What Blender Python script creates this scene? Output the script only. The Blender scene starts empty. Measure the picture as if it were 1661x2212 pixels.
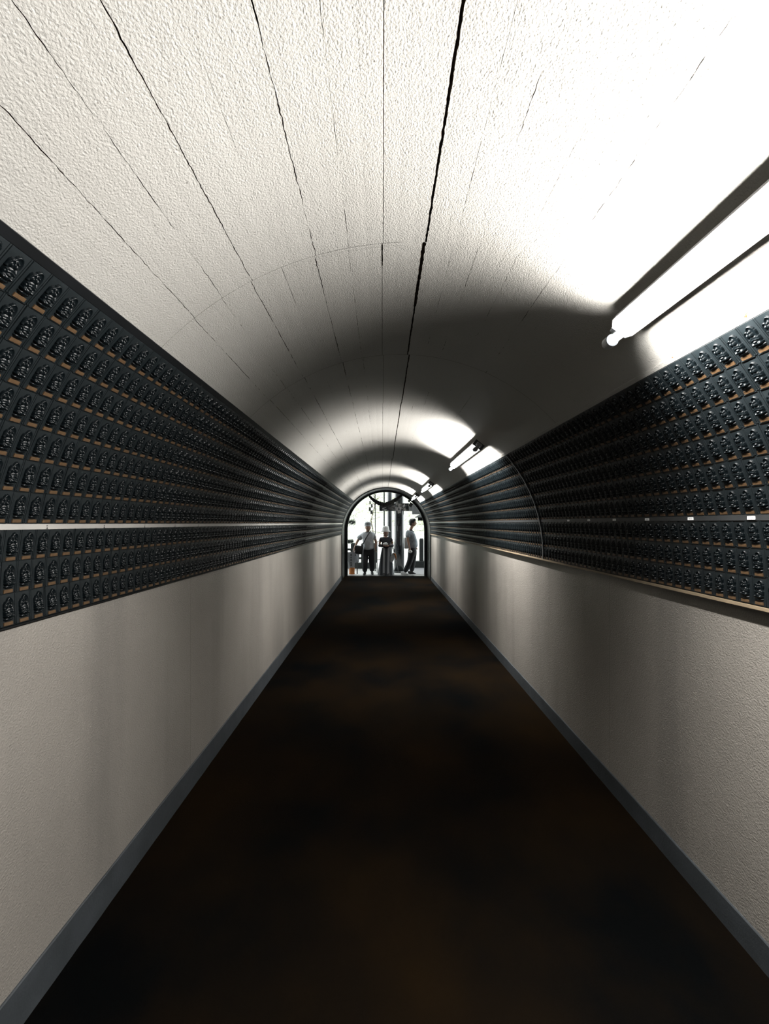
import bpy, bmesh, math, random
import numpy as np
from mathutils import Vector, Matrix, noise

random.seed(7)
S = bpy.context.scene
COL = S.collection
PI = math.pi

# ------------------------------------------------------------------ constants
EYE = 1.62                       # camera height
CX, ZC, RV = 0.108, 1.37, 1.276  # vault axis and radius
XL, XR = CX - RV, CX + RV        # plaster walls
YB, YP, YE = -2.5, 10.58, 11.45  # back end, portal ring, outer end of the tunnel
FPX, VPX, VPY = 800.0, 826.0, 1130.5

def rad(d): return d * PI / 180

# ------------------------------------------------------------------ materials
def mat(name, color, rough=0.6, metal=0.0, spec=0.5, noise_amt=0.0, nscale=8.0, color2=None,
        bump=0.0, bscale=60.0, bdist=0.003, bdetail=3.0, emit=None, estr=0.0, coat=0.0, aniso=(1, 1, 1), rough2=None):
    m = bpy.data.materials.new(name); m.use_nodes = True
    nt = m.node_tree; b = nt.nodes['Principled BSDF']
    b.inputs['Base Color'].default_value = (*color, 1)
    b.inputs['Roughness'].default_value = rough
    b.inputs['Metallic'].default_value = metal
    b.inputs['Specular IOR Level'].default_value = spec
    b.inputs['Coat Weight'].default_value = coat
    tc = nt.nodes.new('ShaderNodeTexCoord')
    mp = nt.nodes.new('ShaderNodeMapping'); mp.inputs['Scale'].default_value = aniso
    nt.links.new(tc.outputs['Object'], mp.inputs['Vector'])
    if noise_amt > 0 or color2:
        n = nt.nodes.new('ShaderNodeTexNoise'); n.inputs['Scale'].default_value = nscale
        n.inputs['Detail'].default_value = 5
        nt.links.new(mp.outputs['Vector'], n.inputs['Vector'])
        r = nt.nodes.new('ShaderNodeValToRGB')
        c2 = color2 or tuple(c * (1 - noise_amt) for c in color)
        r.color_ramp.elements[0].position = 0.35; r.color_ramp.elements[1].position = 0.68
        r.color_ramp.elements[0].color = (*c2, 1); r.color_ramp.elements[1].color = (*color, 1)
        nt.links.new(n.outputs['Fac'], r.inputs['Fac'])
        nt.links.new(r.outputs['Color'], b.inputs['Base Color'])
        if rough2 is not None:
            mr = nt.nodes.new('ShaderNodeMapRange')
            mr.inputs['From Min'].default_value = 0.35; mr.inputs['From Max'].default_value = 0.65
            mr.inputs['To Min'].default_value = rough; mr.inputs['To Max'].default_value = rough2
            nt.links.new(n.outputs['Fac'], mr.inputs['Value'])
            nt.links.new(mr.outputs['Result'], b.inputs['Roughness'])
    if bump > 0:
        n2 = nt.nodes.new('ShaderNodeTexNoise'); n2.inputs['Scale'].default_value = bscale
        n2.inputs['Detail'].default_value = bdetail
        nt.links.new(tc.outputs['Object'], n2.inputs['Vector'])
        bp = nt.nodes.new('ShaderNodeBump'); bp.inputs['Strength'].default_value = bump
        bp.inputs['Distance'].default_value = bdist
        nt.links.new(n2.outputs['Fac'], bp.inputs['Height'])
        nt.links.new(bp.outputs['Normal'], b.inputs['Normal'])
    if emit:
        b.inputs['Emission Color'].default_value = (*emit, 1)
        b.inputs['Emission Strength'].default_value = estr
    return m

def plaster(name, col, col2, bump=0.55, streak=False, stains=(), rough=0.55, scale=185.0, lines=(), marks=()):
    """sprayed plaster: lumpy bump, faint blotches; optional rust spots and fine cast joints across Y"""
    m = mat(name, col, rough=rough, spec=0.35, color2=col2, nscale=1.3)
    nt = m.node_tree; b = nt.nodes['Principled BSDF']; L = nt.links
    tc = nt.nodes.new('ShaderNodeTexCoord')
    n1 = nt.nodes.new('ShaderNodeTexNoise'); n1.inputs['Scale'].default_value = scale; n1.inputs['Detail'].default_value = 3.5
    n1.inputs['Roughness'].default_value = 0.6
    n2 = nt.nodes.new('ShaderNodeTexVoronoi'); n2.inputs['Scale'].default_value = scale * 1.25; n2.feature = 'SMOOTH_F1'
    n3 = nt.nodes.new('ShaderNodeTexNoise'); n3.inputs['Scale'].default_value = 7; n3.inputs['Detail'].default_value = 3
    for n in (n1, n2, n3): L.new(tc.outputs['Object'], n.inputs['Vector'])
    a = nt.nodes.new('ShaderNodeMath'); a.operation = 'MULTIPLY_ADD'; a.inputs[1].default_value = 0.45
    L.new(n2.outputs['Distance'], a.inputs[0]); L.new(n1.outputs['Fac'], a.inputs[2])
    a2 = nt.nodes.new('ShaderNodeMath'); a2.operation = 'MULTIPLY_ADD'; a2.inputs[1].default_value = 0.7
    L.new(n3.outputs['Fac'], a2.inputs[0]); L.new(a.outputs[0], a2.inputs[2])
    bp = nt.nodes.new('ShaderNodeBump'); bp.inputs['Strength'].default_value = bump; bp.inputs['Distance'].default_value = 0.0055
    L.new(a2.outputs[0], bp.inputs['Height']); L.new(bp.outputs['Normal'], b.inputs['Normal'])
    prev = b.inputs['Base Color'].links[0].from_socket
    def mixin(fac_socket, colr):
        nonlocal prev
        mx = nt.nodes.new('ShaderNodeMix'); mx.data_type = 'RGBA'
        L.new(fac_socket, mx.inputs[0]); L.new(prev, mx.inputs[6]); mx.inputs[7].default_value = (*colr, 1)
        prev = mx.outputs[2]
    # little pits that have caught dirt
    pv = nt.nodes.new('ShaderNodeTexVoronoi'); pv.inputs['Scale'].default_value = 62
    L.new(tc.outputs['Object'], pv.inputs['Vector'])
    sx = nt.nodes.new('ShaderNodeSeparateXYZ'); L.new(pv.outputs['Color'], sx.inputs[0])
    gt = nt.nodes.new('ShaderNodeMath'); gt.operation = 'GREATER_THAN'; gt.inputs[1].default_value = 0.93; L.new(sx.outputs['X'], gt.inputs[0])
    pm = nt.nodes.new('ShaderNodeMapRange'); pm.inputs['From Min'].default_value = 0.16; pm.inputs['From Max'].default_value = 0.08
    pm.inputs['To Max'].default_value = 0.75; L.new(pv.outputs['Distance'], pm.inputs['Value'])
    pmul = nt.nodes.new('ShaderNodeMath'); pmul.operation = 'MULTIPLY'; L.new(gt.outputs[0], pmul.inputs[0]); L.new(pm.outputs['Result'], pmul.inputs[1])
    mixin(pmul.outputs[0], (0.06, 0.052, 0.045))
    if streak:                   # darker vertical streaks, noise stretched down the wall
        mp2 = nt.nodes.new('ShaderNodeMapping'); mp2.inputs['Scale'].default_value = (1, 1, 0.10)
        L.new(tc.outputs['Object'], mp2.inputs['Vector'])
        ns = nt.nodes.new('ShaderNodeTexNoise'); ns.inputs['Scale'].default_value = 3.2; ns.inputs['Detail'].default_value = 4
        L.new(mp2.outputs['Vector'], ns.inputs['Vector'])
        ms = nt.nodes.new('ShaderNodeMapRange'); ms.inputs['From Min'].default_value = 0.48; ms.inputs['From Max'].default_value = 0.72
        ms.inputs['To Max'].default_value = 0.55; L.new(ns.outputs['Fac'], ms.inputs['Value'])
        mixin(ms.outputs['Result'], (0.10, 0.095, 0.088))
    for (p, r_) in stains:
        wob = nt.nodes.new('ShaderNodeTexNoise'); wob.inputs['Scale'].default_value = 130
        L.new(tc.outputs['Object'], wob.inputs['Vector'])
        vm = nt.nodes.new('ShaderNodeVectorMath'); vm.operation = 'DISTANCE'
        vm.inputs[1].default_value = p; L.new(tc.outputs['Object'], vm.inputs[0])
        ad = nt.nodes.new('ShaderNodeMath'); ad.operation = 'MULTIPLY_ADD'; ad.inputs[1].default_value = r_ * 1.6
        L.new(wob.outputs['Fac'], ad.inputs[0]); L.new(vm.outputs['Value'], ad.inputs[2])
        mr = nt.nodes.new('ShaderNodeMapRange'); mr.inputs['From Min'].default_value = r_ * 1.7; mr.inputs['From Max'].default_value = r_ * 1.3
        L.new(ad.outputs[0], mr.inputs['Value'])
        mixin(mr.outputs['Result'], (0.075, 0.024, 0.002))
    if lines:
        sp = nt.nodes.new('ShaderNodeSeparateXYZ'); L.new(tc.outputs['Object'], sp.inputs[0])
        wob = nt.nodes.new('ShaderNodeTexNoise'); wob.inputs['Scale'].default_value = 9
        L.new(tc.outputs['Object'], wob.inputs['Vector'])
        ya = nt.nodes.new('ShaderNodeMath'); ya.operation = 'MULTIPLY_ADD'; ya.inputs[1].default_value = 0.010
        L.new(wob.outputs['Fac'], ya.inputs[0]); L.new(sp.outputs['Y'], ya.inputs[2])
        for (yy, w) in lines:
            d = nt.nodes.new('ShaderNodeMath'); d.operation = 'SUBTRACT'; d.inputs[1].default_value = yy
            L.new(ya.outputs[0], d.inputs[0])
            ab = nt.nodes.new('ShaderNodeMath'); ab.operation = 'ABSOLUTE'; L.new(d.outputs[0], ab.inputs[0])
            mr = nt.nodes.new('ShaderNodeMapRange'); mr.inputs['From Min'].default_value = w; mr.inputs['From Max'].default_value = w * 0.4
            mr.inputs['To Max'].default_value = 0.55
            L.new(ab.outputs[0], mr.inputs['Value'])
            mixin(mr.outputs['Result'], (0.12, 0.11, 0.10))
    L.new(prev, b.inputs['Base Color'])
    return m

M = {}
M['ceiling'] = plaster('ceiling_plaster', (0.262, 0.255, 0.238), (0.236, 0.228, 0.211),
                       stains=[((1.052, 1.07, 2.222), 0.010), ((1.052, 1.34, 2.222), 0.006)])
M['wall'] = plaster('wall_plaster', (0.235, 0.219, 0.197), (0.200, 0.185, 0.166), bump=0.6, rough=0.42, scale=155, streak=True,
                    lines=[(2.26, 0.004), (4.95, 0.006), (7.2, 0.006)])
M['joint'] = mat('joint_dark_brown', (0.075, 0.058, 0.044), rough=0.9, spec=0.1, color2=(0.030, 0.025, 0.020), nscale=30)  # mottled dark brown for groove faces, outer shell and rear closure
M['skirt'] = mat('painted_skirting', (0.040, 0.046, 0.052), rough=0.6, color2=(0.028, 0.033, 0.037), nscale=9, bump=0.35, bscale=110)
M['floor'] = mat('worn_floor', (0.0070, 0.0040, 0.0016), rough=1.0, spec=0.02, color2=(0.0011, 0.0013, 0.0014), nscale=1.1, bump=0.35, bscale=160)
M['bronze'] = mat('dark_cast_metal', (0.0020, 0.0036, 0.0044), rough=0.30, rough2=0.38, metal=0.0, spec=0.19, color2=(0.0018, 0.0030, 0.0038), nscale=14)
M['bronze_tile'] = mat('dull_cast_metal', (0.0052, 0.0082, 0.0098), rough=0.36, rough2=0.46, spec=0.6, color2=(0.0030, 0.0052, 0.0062), nscale=14)
M['backing'] = mat('dark_panel_sheet', (0.0035, 0.0042, 0.005), rough=0.5, metal=0.0, spec=0.2, color2=(0.0025, 0.003, 0.0035), nscale=12)
M['plate'] = mat('copper_name_plate', (0.082, 0.048, 0.024), rough=0.38, metal=0.0, color2=(0.046, 0.027, 0.014), nscale=70)
M['strip_white'] = mat('white_divider_strip', (0.36, 0.35, 0.33), rough=0.3, color2=(0.29, 0.28, 0.265), nscale=10)
M['strip_grey'] = mat('grey_divider_strip', (0.045, 0.048, 0.05), rough=0.3, metal=0.2, color2=(0.034, 0.036, 0.038), nscale=16)
M['tag'] = mat('white_paper_tag', (0.75, 0.76, 0.76), rough=0.6)
M['ink'] = mat('black_ink', (0.015, 0.015, 0.017), rough=0.6)
M['ledge'] = mat('cream_timber', (0.20, 0.155, 0.10), rough=0.6, color2=(0.15, 0.115, 0.075), nscale=12)
M['steel'] = mat('dull_steel', (0.12, 0.125, 0.13), rough=0.35, metal=0.6)
M['enamel'] = mat('white_enamel', (0.78, 0.79, 0.80), rough=0.3)
M['socket'] = mat('grey_socket_plastic', (0.30, 0.31, 0.32), rough=0.45)
M['cap'] = mat('cap_shade_box_black', (0.03, 0.033, 0.035), rough=0.6)  # shade on the housing's near end, painted in; also the hanging box's black
M['tube'] = mat('lit_glass_tube', (0.9, 0.9, 0.9), rough=0.3, emit=(0.93, 0.97, 1.0), estr=7.0)
M['ring_dark'] = mat('dark_stone_arch', (0.007, 0.009, 0.0095), rough=0.45, spec=0.3, color2=(0.004, 0.005, 0.0055), nscale=20)
M['brick'] = mat('ribbed_brick', (0.035, 0.036, 0.031), rough=0.4, color2=(0.014, 0.016, 0.014), nscale=25)
M['facade'] = mat('facade_stone', (0.16, 0.16, 0.15), rough=0.8, color2=(0.1, 0.1, 0.095), nscale=4)
M['pave'] = mat('pale_paving', (0.42, 0.42, 0.41), rough=0.7, color2=(0.36, 0.36, 0.35), nscale=3)
M['deck'] = mat('grey_deck', (0.18, 0.18, 0.19), rough=0.6, color2=(0.13, 0.13, 0.14), nscale=10, aniso=(1, 8, 1))
M['pillar'] = mat('dark_pillar_paint', (0.022, 0.026, 0.029), rough=0.25, coat=0.7, color2=(0.018, 0.022, 0.024), nscale=16)
M['post'] = mat('dark_green_pole', (0.022, 0.03, 0.026), rough=0.5)
M['stone'] = mat('dark_fence_stone', (0.028, 0.034, 0.034), rough=0.7, color2=(0.018, 0.022, 0.022), nscale=9, bump=0.3)
M['greybeam'] = mat('grey_weathered_board', (0.26, 0.27, 0.28), rough=0.6, color2=(0.19, 0.2, 0.21), nscale=4)
M['rope'] = mat('dark_straw_rope', (0.020, 0.020, 0.018), rough=0.85, color2=(0.010, 0.011, 0.010), nscale=40, bump=0.6, bscale=90)
M['paper'] = mat('white_folded_paper', (0.62, 0.64, 0.66), rough=0.7)
M['paper_dark'] = mat('grey_folded_paper', (0.07, 0.08, 0.085), rough=0.7)
M['orange'] = mat('orange_brown_wood', (0.45, 0.16, 0.035), rough=0.5, color2=(0.36, 0.12, 0.025), nscale=14)
M['banner'] = mat('white_banner_cloth', (0.42, 0.44, 0.47), rough=0.7, color2=(0.34, 0.36, 0.39), nscale=9)
M['skin'] = mat('skin', (0.42, 0.25, 0.18), rough=0.5)
M['hair'] = mat('black_hair', (0.012, 0.012, 0.014), rough=0.35, bump=0.4, bscale=150)
M['polo'] = mat('pale_grey_cotton', (0.50, 0.53, 0.56), rough=0.8, color2=(0.40, 0.43, 0.46), nscale=14, bump=0.5, bscale=22, bdist=0.02)
M['tee'] = mat('blue_grey_cotton', (0.36, 0.40, 0.44), rough=0.8, color2=(0.20, 0.23, 0.26), nscale=10, bump=0.5, bscale=22, bdist=0.02)
M['black_cloth'] = mat('black_cloth', (0.010, 0.011, 0.014), rough=0.8, color2=(0.018, 0.02, 0.025), nscale=12)
M['trouser'] = mat('dark_navy_cloth', (0.006, 0.007, 0.010), rough=0.8, color2=(0.011, 0.013, 0.017), nscale=9, bump=0.4, bscale=18, bdist=0.02)
M['hat_white'] = mat('white_hat_cloth', (0.80, 0.80, 0.79), rough=0.8)
M['hat_grey'] = mat('light_grey_hat_cloth', (0.55, 0.57, 0.59), rough=0.8)
M['hat_band'] = mat('grey_hat_band', (0.20, 0.22, 0.24), rough=0.8)
M['bag'] = mat('black_bag', (0.012, 0.014, 0.016), rough=0.45)
M['shoe_white'] = mat('white_shoe', (0.65, 0.66, 0.67), rough=0.5)
M['shoe_dark'] = mat('dark_shoe', (0.015, 0.016, 0.018), rough=0.5)
M['umbrella'] = mat('grey_umbrella_shaft', (0.30, 0.31, 0.33), rough=0.4, metal=0.3)
M['bark'] = mat('pale_bark', (0.16, 0.14, 0.11), rough=0.9, color2=(0.1, 0.09, 0.07), nscale=10)
M['leaf'] = mat('pale_green_leaves', (0.62, 0.67, 0.50), rough=0.6, color2=(0.46, 0.52, 0.36), nscale=3)
M['leaf_dark'] = mat('dark_pine_needles', (0.012, 0.018, 0.014), rough=0.6)
# striped skirt
def skirt_mat():
    m = mat('striped_grey_skirt_cloth', (0.2, 0.2, 0.2), rough=0.8)
    nt = m.node_tree; L = nt.links; b = nt.nodes['Principled BSDF']
    tc = nt.nodes.new('ShaderNodeTexCoord')
    w = nt.nodes.new('ShaderNodeTexWave'); w.inputs['Scale'].default_value = 2.1; w.inputs['Distortion'].default_value = 1.5
    w.inputs['Detail'].default_value = 2
    mp = nt.nodes.new('ShaderNodeMapping'); mp.inputs['Scale'].default_value = (1, 1, 0.25)
    L.new(tc.outputs['Object'], mp.inputs[0]); L.new(mp.outputs[0], w.inputs['Vector'])
    r = nt.nodes.new('ShaderNodeValToRGB')
    r.color_ramp.elements[0].color = (0.035, 0.042, 0.05, 1); r.color_ramp.elements[1].color = (0.42, 0.45, 0.48, 1)
    r.color_ramp.elements[0].position = 0.45; r.color_ramp.elements[1].position = 0.8
    L.new(w.outputs['Fac'], r.inputs[0]); L.new(r.outputs[0], b.inputs['Base Color'])
    return m
M['skirt_cloth'] = skirt_mat()

# ------------------------------------------------------------------ helpers
def mesh_from(name, V, F, mats, midx=None, smooth=False):
    me = bpy.data.meshes.new(name)
    V = np.asarray(V, dtype=np.float32).reshape(-1, 3)
    if isinstance(F, np.ndarray) and F.ndim == 2:
        n, k = F.shape
        me.vertices.add(len(V)); me.vertices.foreach_set('co', V.ravel())
        me.loops.add(n * k); me.loops.foreach_set('vertex_index', F.astype(np.int32).ravel())
        me.polygons.add(n); me.polygons.foreach_set('loop_start', np.arange(0, n * k, k, dtype=np.int32))
        me.update(calc_edges=True); me.validate()
    else:
        me.from_pydata([tuple(v) for v in V], [], [tuple(f) for f in F]); me.update()
    for m in (mats if isinstance(mats, (list, tuple)) else [mats]): me.materials.append(m)
    if midx is not None and len(midx) == len(me.polygons):
        me.polygons.foreach_set('material_index', np.asarray(midx, dtype=np.int32))
    if smooth: me.polygons.foreach_set('use_smooth', np.ones(len(me.polygons), dtype=bool))
    return me

def link(name, me, parent=None, loc=None, rotz=None):
    o = bpy.data.objects.new(name, me); COL.objects.link(o)
    if parent: o.parent = parent
    if loc is not None: o.location = loc
    if rotz is not None: o.rotation_euler = (0, 0, rotz)
    return o

def tag(o, label=None, cat=None, group=None, kind=None):
    if label: o['label'] = label
    if cat: o['category'] = cat
    if group: o['group'] = group
    if kind: o['kind'] = kind
    return o

class MB:
    """collects shapes into one mesh"""
    def __init__(s): s.V = []; s.F = []; s.I = []
    def add(s, V, F, mi=0):
        b = len(s.V); s.V += [tuple(v) for v in V]; s.F += [tuple(i + b for i in f) for f in F]; s.I += [mi] * len(F)
    def box(s, c, d, mi=0, R=None, bev=0.0):
        hx, hy, hz = d[0] / 2, d[1] / 2, d[2] / 2
        if bev > 0:
            bm = bmesh.new(); bmesh.ops.create_cube(bm, size=1, matrix=Matrix.Diagonal((*d, 1)))
            bmesh.ops.bevel(bm, geom=bm.edges[:], offset=bev, segments=2, affect='EDGES', profile=0.6)
            bm.verts.index_update()
            V = [v.co.copy() for v in bm.verts]; F = [[v.index for v in f.verts] for f in bm.faces]; bm.free()
        else:
            V = [Vector((x, y, z)) for x in (-hx, hx) for y in (-hy, hy) for z in (-hz, hz)]
            F = [(0, 1, 3, 2), (4, 6, 7, 5), (0, 4, 5, 1), (2, 3, 7, 6), (0, 2, 6, 4), (1, 5, 7, 3)]
        if R is not None: V = [R @ v for v in V]
        c = Vector(c); s.add([v + c for v in V], F, mi)
    def tube(s, pts, rs, n=12, mi=0, cap=True):
        pts = [Vector(p) for p in pts]
        if not isinstance(rs, (list, tuple)): rs = [rs] * len(pts)
        V = []; F = []; up = None
        for i, p in enumerate(pts):
            t = (pts[min(i + 1, len(pts) - 1)] - pts[max(i - 1, 0)]).normalized()
            if up is None:
                up = Vector((0, 0, 1)) if abs(t.z) < 0.9 else Vector((1, 0, 0))
            a = t.cross(up).normalized(); bb = a.cross(t).normalized(); up = bb
            for k in range(n):
                q = 2 * PI * k / n; V.append(p + (a * math.cos(q) + bb * math.sin(q)) * rs[i])
        for i in range(len(pts) - 1):
            for k in range(n):
                F.append((i * n + k, i * n + (k + 1) % n, (i + 1) * n + (k + 1) % n, (i + 1) * n + k))
        if cap:
            F.append(tuple(reversed(range(n)))); F.append(tuple((len(pts) - 1) * n + k for k in range(n)))
        s.add(V, F, mi)
    def loft(s, rings, mi=0, cap=True):
        """rings: list of (cx, cy, z, rx, ry[, pleats, depth])"""
        n = 40; V = []; F = []
        for r in rings:
            cx, cy, z, rx, ry = r[:5]; pl, dp = (r[5], r[6]) if len(r) > 5 else (0, 0)
            for k in range(n):
                q = 2 * PI * k / n; m_ = 1 + dp * math.sin(pl * q)
                V.append((cx + rx * m_ * math.cos(q), cy + ry * m_ * math.sin(q), z))
        for i in range(len(rings) - 1):
            for k in range(n):
                F.append((i * n + k, i * n + (k + 1) % n, (i + 1) * n + (k + 1) % n, (i + 1) * n + k))
        if cap:
            F.append(tuple(reversed(range(n)))); F.append(tuple((len(rings) - 1) * n + k for k in range(n)))
        s.add(V, F, mi)
    def sphere(s, c, r, mi=0, u=16, v=10):
        if not isinstance(r, (list, tuple)): r = (r, r, r)
        V = []; F = []
        for j in range(v + 1):
            th = PI * j / v
            for i in range(u):
                ph = 2 * PI * i / u
                V.append((c[0] + r[0] * math.sin(th) * math.cos(ph), c[1] + r[1] * math.sin(th) * math.sin(ph), c[2] + r[2] * math.cos(th)))
        for j in range(v):
            for i in range(u):
                F.append((j * u + i, (j + 1) * u + i, (j + 1) * u + (i + 1) % u, j * u + (i + 1) % u))
        s.add(V, F, mi)
    def build(s, name, mats, parent=None, smooth=False, loc=None):
        me = mesh_from(name, s.V, s.F, mats, s.I, smooth)
        return link(name, me, parent, loc)

def empty(name, loc=(0, 0, 0)):
    o = bpy.data.objects.new(name, None); COL.objects.link(o); o.location = loc; o.empty_display_size = 0.1
    return o

def struct(o): o['kind'] = 'structure'; return o

# ------------------------------------------------------------------ tunnel shell
def vp(phi, r=RV):               # point of the vault section, phi from the crown, + to the right
    return CX + r * math.sin(phi), ZC + r * math.cos(phi)

def phi_of_view(a_deg):          # arc position met by a sight line a_deg off vertical
    a = rad(a_deg); dx, dz = math.sin(a), math.cos(a)
    ox, oz = 0 - CX, EYE - ZC
    B = ox * dx + oz * dz; C = ox * ox + oz * oz - RV * RV
    t = -B + math.sqrt(B * B - C)
    return math.atan2(ox + t * dx, oz + t * dz)

def wn(y, k, f):                 # smooth 1-D wobble
    return noise.noise(Vector((y * f, k * 7.31, 3.7)))

JOINTS = [(-42.4, 0.0012, 0.55), (-35.3, 0.0011, 0.45), (-28.3, 0.0015, 0.62), (-21.3, 0.0009, 0.15), (-14.0, 0.0016, 0.55),
          (-6.9, 0.0011, 0.35), (0.15, 0.0010, 1.0), (8.8, 0.0037, 1.3), (14.5, 0.0010, 0.1), (19.4, 0.0012, 0.22),
          (27.0, 0.0010, 0.12), (34.7, 0.0012, 0.25), (-52.0, 0.0008, 0.05)]
SEAMS = [YB, -1.35, -0.45, 0.45, 1.35, 2.25, 3.15, 4.05, 4.95, 5.85, 6.75, 7.65, 8.55, 9.45, YP]

def build_ceiling():
    V = []; F = []; I = []
    prev_last = None
    for si in range(len(SEAMS) - 1):
        y0, y1 = SEAMS[si], SEAMS[si + 1]
        rnd = random.Random(si * 13 + 2)
        dr = rnd.uniform(-0.0005, 0.0005)
        shift = rnd.uniform(-0.004, 0.004) if si != 3 else 0.0
        js = sorted([(phi_of_view(a) + shift * (1.6 if a == 8.8 else 1), w, st) for (a, w, st) in JOINTS])
        cols = []                # (phi, joint, side)
        base = [rad(-90 + i * 2.5) for i in range(73)]
        for p in base:
            if all(abs(p - j[0]) > 4 * j[1] / RV + rad(0.5) for j in js): cols.append((p, None, 0))
        for ji, (p, w, st) in enumerate(js):
            for sd in (-3, -1.0, -0.7, 0.7, 1.0, 3): cols.append((p + sd * w / RV, ji, sd))
        cols.sort(key=lambda c: c[0]); nc = len(cols)
        step = 0.0055 if y1 < 1.4 and y0 > 0 else 0.010 if y1 < 3.2 and y0 > 0 else (0.03 if y0 > 0 and y1 < 5 else 0.15)
        ny = max(2, int((y1 - y0) / step))
        b0 = len(V)
        for yi in range(ny + 1):
            y = y0 + (y1 - y0) * yi / ny
            yy = y
            for (p, ji, sd) in cols:
                r = RV + dr; ph = p
                if si == 4 and yi < 2 and p < 0: r -= 0.0014 * (1 + 0.6 * wn(p * 3, si, 2))
                if ji is not None:
                    jp, w, st = js[ji]
                    k = ji * 3.1 + si * 0.7
                    wob = (wn(y, k, 9) * 0.6 + wn(y, k + 5, 45) * 0.7 + wn(y, k + 6, 110) * 0.8) * w * (0.45 if (st >= 1.0 or w < 0.00105) else 1.7)
                    ph += wob / RV
                    amt = st + 0.75 * (wn(y, k + 2, 5) + 0.6 * wn(y, k + 9, 30) + 0.5 * wn(y, k + 11, 95)) * (0.25 if st > 0.95 else 1)
                    amt = min(max(amt, 0.0), 1.0)
                    if abs(sd) < 0.8: r += 0.010 * amt * (1 if w > 0.0015 else 0.5)
                    if abs(sd) <= 1.0:
                        wm = 0.30 + 0.75 * amt + 0.30 * wn(y, k + 4, 60) + 0.35 * wn(y, k + 12, 120)
                        if st > 1.2 and 1.36 < y < 1.75: wm *= 1.7
                        if st == 1.0 and 1.355 < y < 1.47: wm *= 2.4
                        ph = jp + wob / RV + (ph - wob / RV - jp) * wm
                X, Z = vp(ph, r); V.append((X, yy, Z))
        for yi in range(ny):
            for ci in range(nc - 1):
                F.append((b0 + yi * nc + ci, b0 + (yi + 1) * nc + ci, b0 + (yi + 1) * nc + ci + 1, b0 + yi * nc + ci + 1))
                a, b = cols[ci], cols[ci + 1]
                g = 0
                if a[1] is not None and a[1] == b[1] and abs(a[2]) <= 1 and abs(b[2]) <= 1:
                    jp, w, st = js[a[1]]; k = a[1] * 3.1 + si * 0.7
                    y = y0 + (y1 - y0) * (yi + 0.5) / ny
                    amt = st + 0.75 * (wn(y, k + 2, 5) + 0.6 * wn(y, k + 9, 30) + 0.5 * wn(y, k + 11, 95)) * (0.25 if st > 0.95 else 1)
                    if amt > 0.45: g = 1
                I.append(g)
        # step between cast sections: coarse ring closing the small gap
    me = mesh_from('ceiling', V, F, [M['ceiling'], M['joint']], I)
    o = struct(link('ceiling', me))
    return o

build_ceiling()
# the solid behind the vault: an outer shell so that nothing shines through the seams
def profile(r, zc=ZC, zlow=0.0, n=60, x_off=0.0):
    P = [(CX - r - x_off, zlow)]
    for i in range(n + 1):
        a = rad(-90 + 180 * i / n); P.append((CX + r * math.sin(a) + (0 if i not in () else 0), zc + r * math.cos(a)))
    P.append((CX + r + x_off, zlow)); return P

def arch_ring(name, r0, r1, y0, y1, mats, zc0=ZC, zc1=ZC, n=60, close=True):
    """solid arch: inner profile r0, outer profile r1, between y0 and y1"""
    A = profile(r0, zc0, n=n); B = profile(r1, zc1, n=n); k = len(A)
    V = [(x, y0, z) for x, z in A] + [(x, y1, z) for x, z in A] + [(x, y1, z) for x, z in B] + [(x, y0, z) for x, z in B]
    F = []
    for i in range(k - 1):
        for q in range(4):
            a = q * k + i; b = ((q + 1) % 4) * k + i
            F.append((a, a + 1, b + 1, b))
    F.append((0, k, 2 * k, 3 * k)); F.append((k - 1, 4 * k - 1, 3 * k - 1, 2 * k - 1))
    return link(name, mesh_from(name, V, F, mats))

struct(arch_ring('wall_outer', RV + 0.02, RV + 0.30, YB, YE, M['joint']))

def slab(name, x0, x1, y0, y1, z0, z1, m, nx=1, ny=1):
    mb = MB(); mb.box(((x0 + x1) / 2, (y0 + y1) / 2, (z0 + z1) / 2), (x1 - x0, y1 - y0, z1 - z0))
    return struct(mb.build(name, m))

slab('wall_left', XL - 0.015, XL, YB, YP, 0, ZC, M['wall'])
slab('wall_right', XR, XR + 0.015, YB, YP, 0, ZC, M['wall'])
slab('wall_back_added', XL - 0.3, XR + 0.3, YB - 0.2, YB, 0, 2.95, M['joint'])  # unseen wall added behind the camera to keep sky light out
slab('floor', XL - 0.3, XR + 0.3, YB, YE, -0.12, 0, M['floor'])

def skirting(name, x, sgn, h):
    """painted band with a slightly ragged edge"""
    n = 240; V = []; F = []; d = 0.007
    for i in range(n + 1):
        y = YB + (YP - 0.02 - YB) * i / n
        hh = h + 0.002 * noise.noise(Vector((y * 6, sgn, 0)))
        dd = d + 0.0015 * noise.noise(Vector((y * 11, sgn, 5)))
        for (a, z) in ((0, 0), (dd, 0), (dd, hh - 0.004), (dd - 0.003, hh), (0, hh)):
            V.append((x + sgn * a, y, z))
    for i in range(n):
        for k in range(4): F.append((i * 5 + k, i * 5 + k + 1, i * 5 + 5 + k + 1, i * 5 + 5 + k))
    return struct(link(name, mesh_from(name, V, F, M['skirt'])))
skirting('baseboard_left', XL, 1, 0.145)
skirting('baseboard_right', XR, -1, 0.113)

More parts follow.
